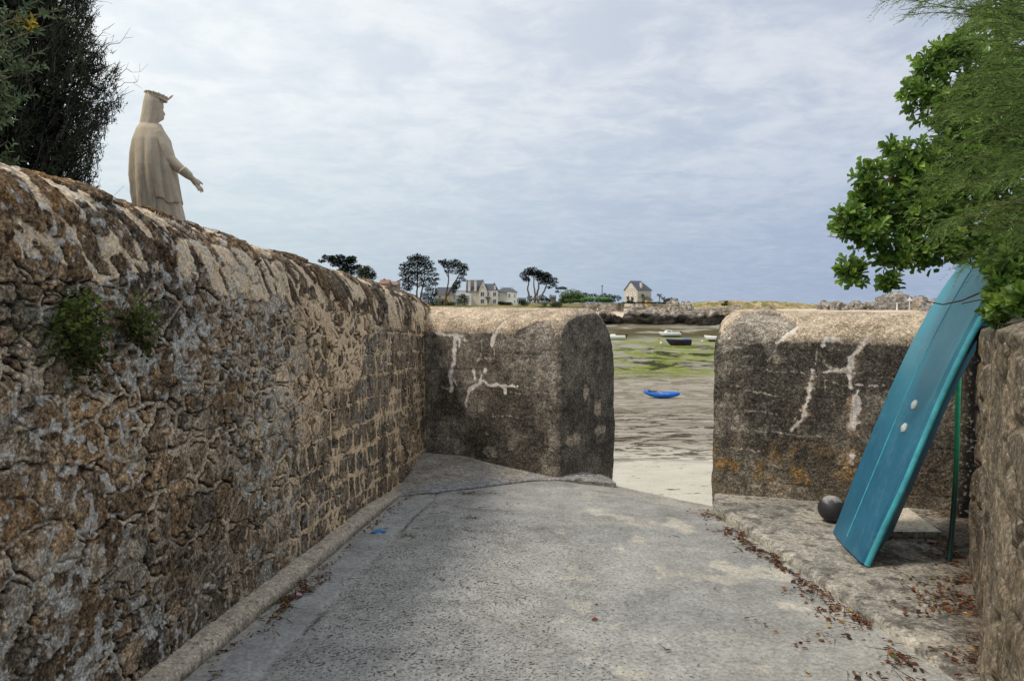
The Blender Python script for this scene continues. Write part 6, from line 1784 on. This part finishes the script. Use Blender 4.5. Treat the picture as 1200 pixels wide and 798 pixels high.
def deck(root, P, z, t0, t1, mat, name='deck'):
    n = len(P); i0, i1 = int(t0 * (n - 1)), int(t1 * (n - 1)); m = MB()
    A = P[i0:i1 + 1, 0] * np.array([1, .94, 1]) + np.array([0, 0, z]); B = P[i0:i1 + 1, -1] * np.array([1, .94, 1]) + np.array([0, 0, z]); C = (A + B) / 2 + np.array([0, 0, .06])
    m.grid(np.stack([A, C, B], 1)); return m.obj(name, mat, root, True)
def rounded(root, x0, x1, w, z0, z1, mat, name, rake=.3):
    m = MB(); m.add([(x0, -w, z0), (x1, -w, z0), (x1, w, z0), (x0, w, z0), (x0 + rake * .3, -w * .85, z1), (x1 - rake, -w * .8, z1), (x1 - rake, w * .8, z1), (x0 + rake * .3, w * .85, z1)], [(0, 3, 2, 1), (4, 5, 6, 7), (0, 1, 5, 4), (1, 2, 6, 5), (2, 3, 7, 6), (3, 0, 4, 7)])
    return m.obj(name, mat, root, False, .05)
def outboard(root, x, H):
    m = MB(); m.box(x - .45, x - .05, -.16, .16, H - .05, H + .42); m.box(x - .32, x - .14, -.06, .06, H - .65, H - .051); m.obj('outboard_motor', Mdk, root, False, .05)
def ex_white(root, P, L, H, Bm):
    deck(root, P, -.02, .45, 1, Mwh); rounded(root, -.4, .9, .45, H - .02, H + .34, Mwh, 'console'); outboard(root, -L / 2, H)
    deck(root, P, -.3, 0, .45, Mwh, 'cockpit_floor')
def ex_green(root, P, L, H, Bm):
    deck(root, P, -.02, .3, 1, Mwh); c = rounded(root, -.6, 1.3, .62, H - .02, H + .55, Mwh, 'cabin', .5); deck(root, P, -.3, 0, .3, Mwh, 'cockpit_floor')
    for s_ in (-1, 1):
        w = MB(); w.ngon([(-.25, s_ * .60, H + .18), (.65, s_ * .60, H + .18), (.55, s_ * .555, H + .42), (-.2, s_ * .565, H + .42)])
        w.obj('cabin_window', M_glass, c)
    outboard(root, -L / 2 + .1, H - .1)
def ex_navy(root, P, L, H, Bm):
    deck(root, P, -.12, .0, 1, pmat('weathered_boards', (.10, .08, .06), .8, .2, 4, .2), 'thwarts'); 
    m = MB(); t = np.linspace(0, 1, 12)[:, None]; a = np.linspace(0, math.pi, 9)[None]; 
    m.grid(np.stack([-L / 2 + .05 + t * 1.5 + 0 * a, Bm * .42 * np.cos(a) + 0 * t, H - .04 + (.24 * np.sin(math.pi * (t * .8 + .1))) * np.sin(a)], -1)); m.obj('cover', Mbl, root, True)
    for k, w_ in enumerate((.22, .16, .10, .14, .18)):
        q = MB(); x = .55 + k * .27; i = int((x / L + .5) * 25); p = P[i, 2]; q.box(x, x + w_, p[1] - .03, p[1] - .005 - .02, p[2] - .05, p[2] + .13); q.obj('hull_marking', Mwh, root)
def ex_plain(root, P, L, H, Bm):
    deck(root, P, -.02, .5, 1, Mwh); deck(root, P, -.28, 0, .5, Mwh, 'cockpit_floor'); outboard(root, -L / 2, H)
YB = 160.
boat('motorboat', 'white open motorboat with blue bottom and dark outboard beside the left block', 'boat', 719.5, 397.6, YB, 5.0, R(172), (.78, .77, .73), (.10, .25, .38), ex_white, .95, 2.0, .22)
boat('motorboat', 'white cabin boat with green bottom behind the navy boat', 'boat', 784.5, 396.2, YB + 8, 5.1, R(186), (.78, .77, .70), (.03, .22, .14), ex_green, 1.05, 2.1, .36)
boat('rowing_boat', 'navy blue wooden boat with dark red bottom and blue cover at its stern', 'boat', 795, 404.8, 138, 4.8, R(187), (.012, .018, .05), (.10, .022, .02), ex_navy, 1.15, 1.9, .38, R(4))
boat('motorboat', 'white boat with dark red bottom cut off by the right block', 'boat', 840, 399.0, 152, 5.2, R(170), (.78, .77, .74), (.09, .02, .02), ex_plain, 1.15, 2.0, .40)
def kayak():
    Yk = 46.; b = far(775.5, 466.5, Yk); L = 2.25
    root = empty('kayak', (b[0], Yk, float(ground_z(b[0], Yk)) + .02), 'bright blue sit-on kayak lying alone on the sand', 'kayak', rz=R(-14))
    t = np.linspace(0, 1, 44)[:, None]; a = np.linspace(0, 2 * math.pi, 28, endpoint=False)[None]
    hb = .37 * np.clip(np.sin(math.pi * np.clip(t * .97 + .015, 0, 1)), 0, 1) ** .42
    zb = .10 * np.abs(t * 2 - 1.0) ** 2.6 * (1.5 - t); ht = .50 - .06 * np.sin(math.pi * t)
    up = np.sin(a); zc = zb + ht * .55
    y = hb * np.sign(np.cos(a)) * np.abs(np.cos(a)) ** .8; z = zc + np.where(up > 0, ht * .42 * up * np.clip(hb / .37, .3, 1), ht * .55 * np.sign(up) * np.abs(up) ** .85 * np.clip(hb / .37, .25, 1))
    well = ss(.10, .18, t) * ss(.50, .42, t) * ss(.5, .8, up) * .14
    P = np.stack([(t - .5) * L + 0 * a, y, z - well], -1)
    M = pmat('blue_kayak_plastic', (.012, .14, .56), .4, .15, 6, .05, coat=.1)
    m = MB(); m.grid(P, None, True); m.ngon(P[0][::-1]); m.ngon(P[-1]); m.obj('hull', M, root, True)
    s_ = MB(); s_.box(-.78, -.30, -.17, .17, .40, .425); s_.box(-.82, -.78, -.17, .17, .40, .52); s_.obj('seat', pmat('black_foam', (.02, .022, .03), .8, .1, 9, .1), root, False, .02)
    Mdec = pmat('faded_decal', (1, 1, 1), .6, .2, 20, 0, use_attr=True)
    for k, (w_, cc) in enumerate(((.10, (.35, .42, .60)), (.09, (.42, .40, .50)), (.10, (.40, .22, .30)), (.08, (.36, .42, .58)), (.09, (.34, .40, .58)))):
        q = MB(); x = -.10 + k * .12; i = int((x / L + .5) * 43); p0 = P[i, 14 + 2]; p1 = P[i, 14 - 1] 
        q.add([(x, p0[1] - .012, .30), (x + w_, p0[1] - .012, .30), (x + w_, p0[1] - .008, .36), (x, p0[1] - .008, .36)], [(0, 1, 2, 3)], cc); q.obj('hull_marking', Mdec, root)
    r_ = MB(); an = np.linspace(0, math.pi, 10); r_.tube(np.stack([L / 2 - .12 + .05 * np.cos(an), 0 * an, .50 + .05 * np.sin(an)], -1), .012, 6); r_.obj('handle', Mdk, root, True)
kayak()
def mooring(px, py, Y, col, label, r=.28):
    b = far(px, py, Y); mb = MB(); mb.ball((0, 0, r * .9), r, 12, 16); mb.tube(np.array([(0, 0, r * 1.75), (0, 0, r * 2.1)]), [.06, .05], 8)
    o = mb.obj('mooring_buoy', pmat('buoy_%d' % px, col, .5, .12, 4, 0), None, True); o.location = (b[0], Y, float(ground_z(b[0], Y))); tag(o, label, 'buoy')
mooring(774.6, 401.8, 142, (.78, .76, .72), 'white mooring buoy in front of the navy boat bow', .26)
mooring(823.2, 398.4, 150, (.78, .70, .66), 'pale mooring buoy left of the boat with dark red bottom', .22)
mooring(772.2, 396.6, 160, (.55, .16, .09), 'orange-red mooring buoy at the bow of the cabin boat', .18)

SC.cycles.max_bounces = 6; SC.cycles.diffuse_bounces = 3; SC.cycles.glossy_bounces = 2; SC.cycles.transmission_bounces = 2; SC.cycles.transparent_max_bounces = 4
SC.cycles.use_denoising = True
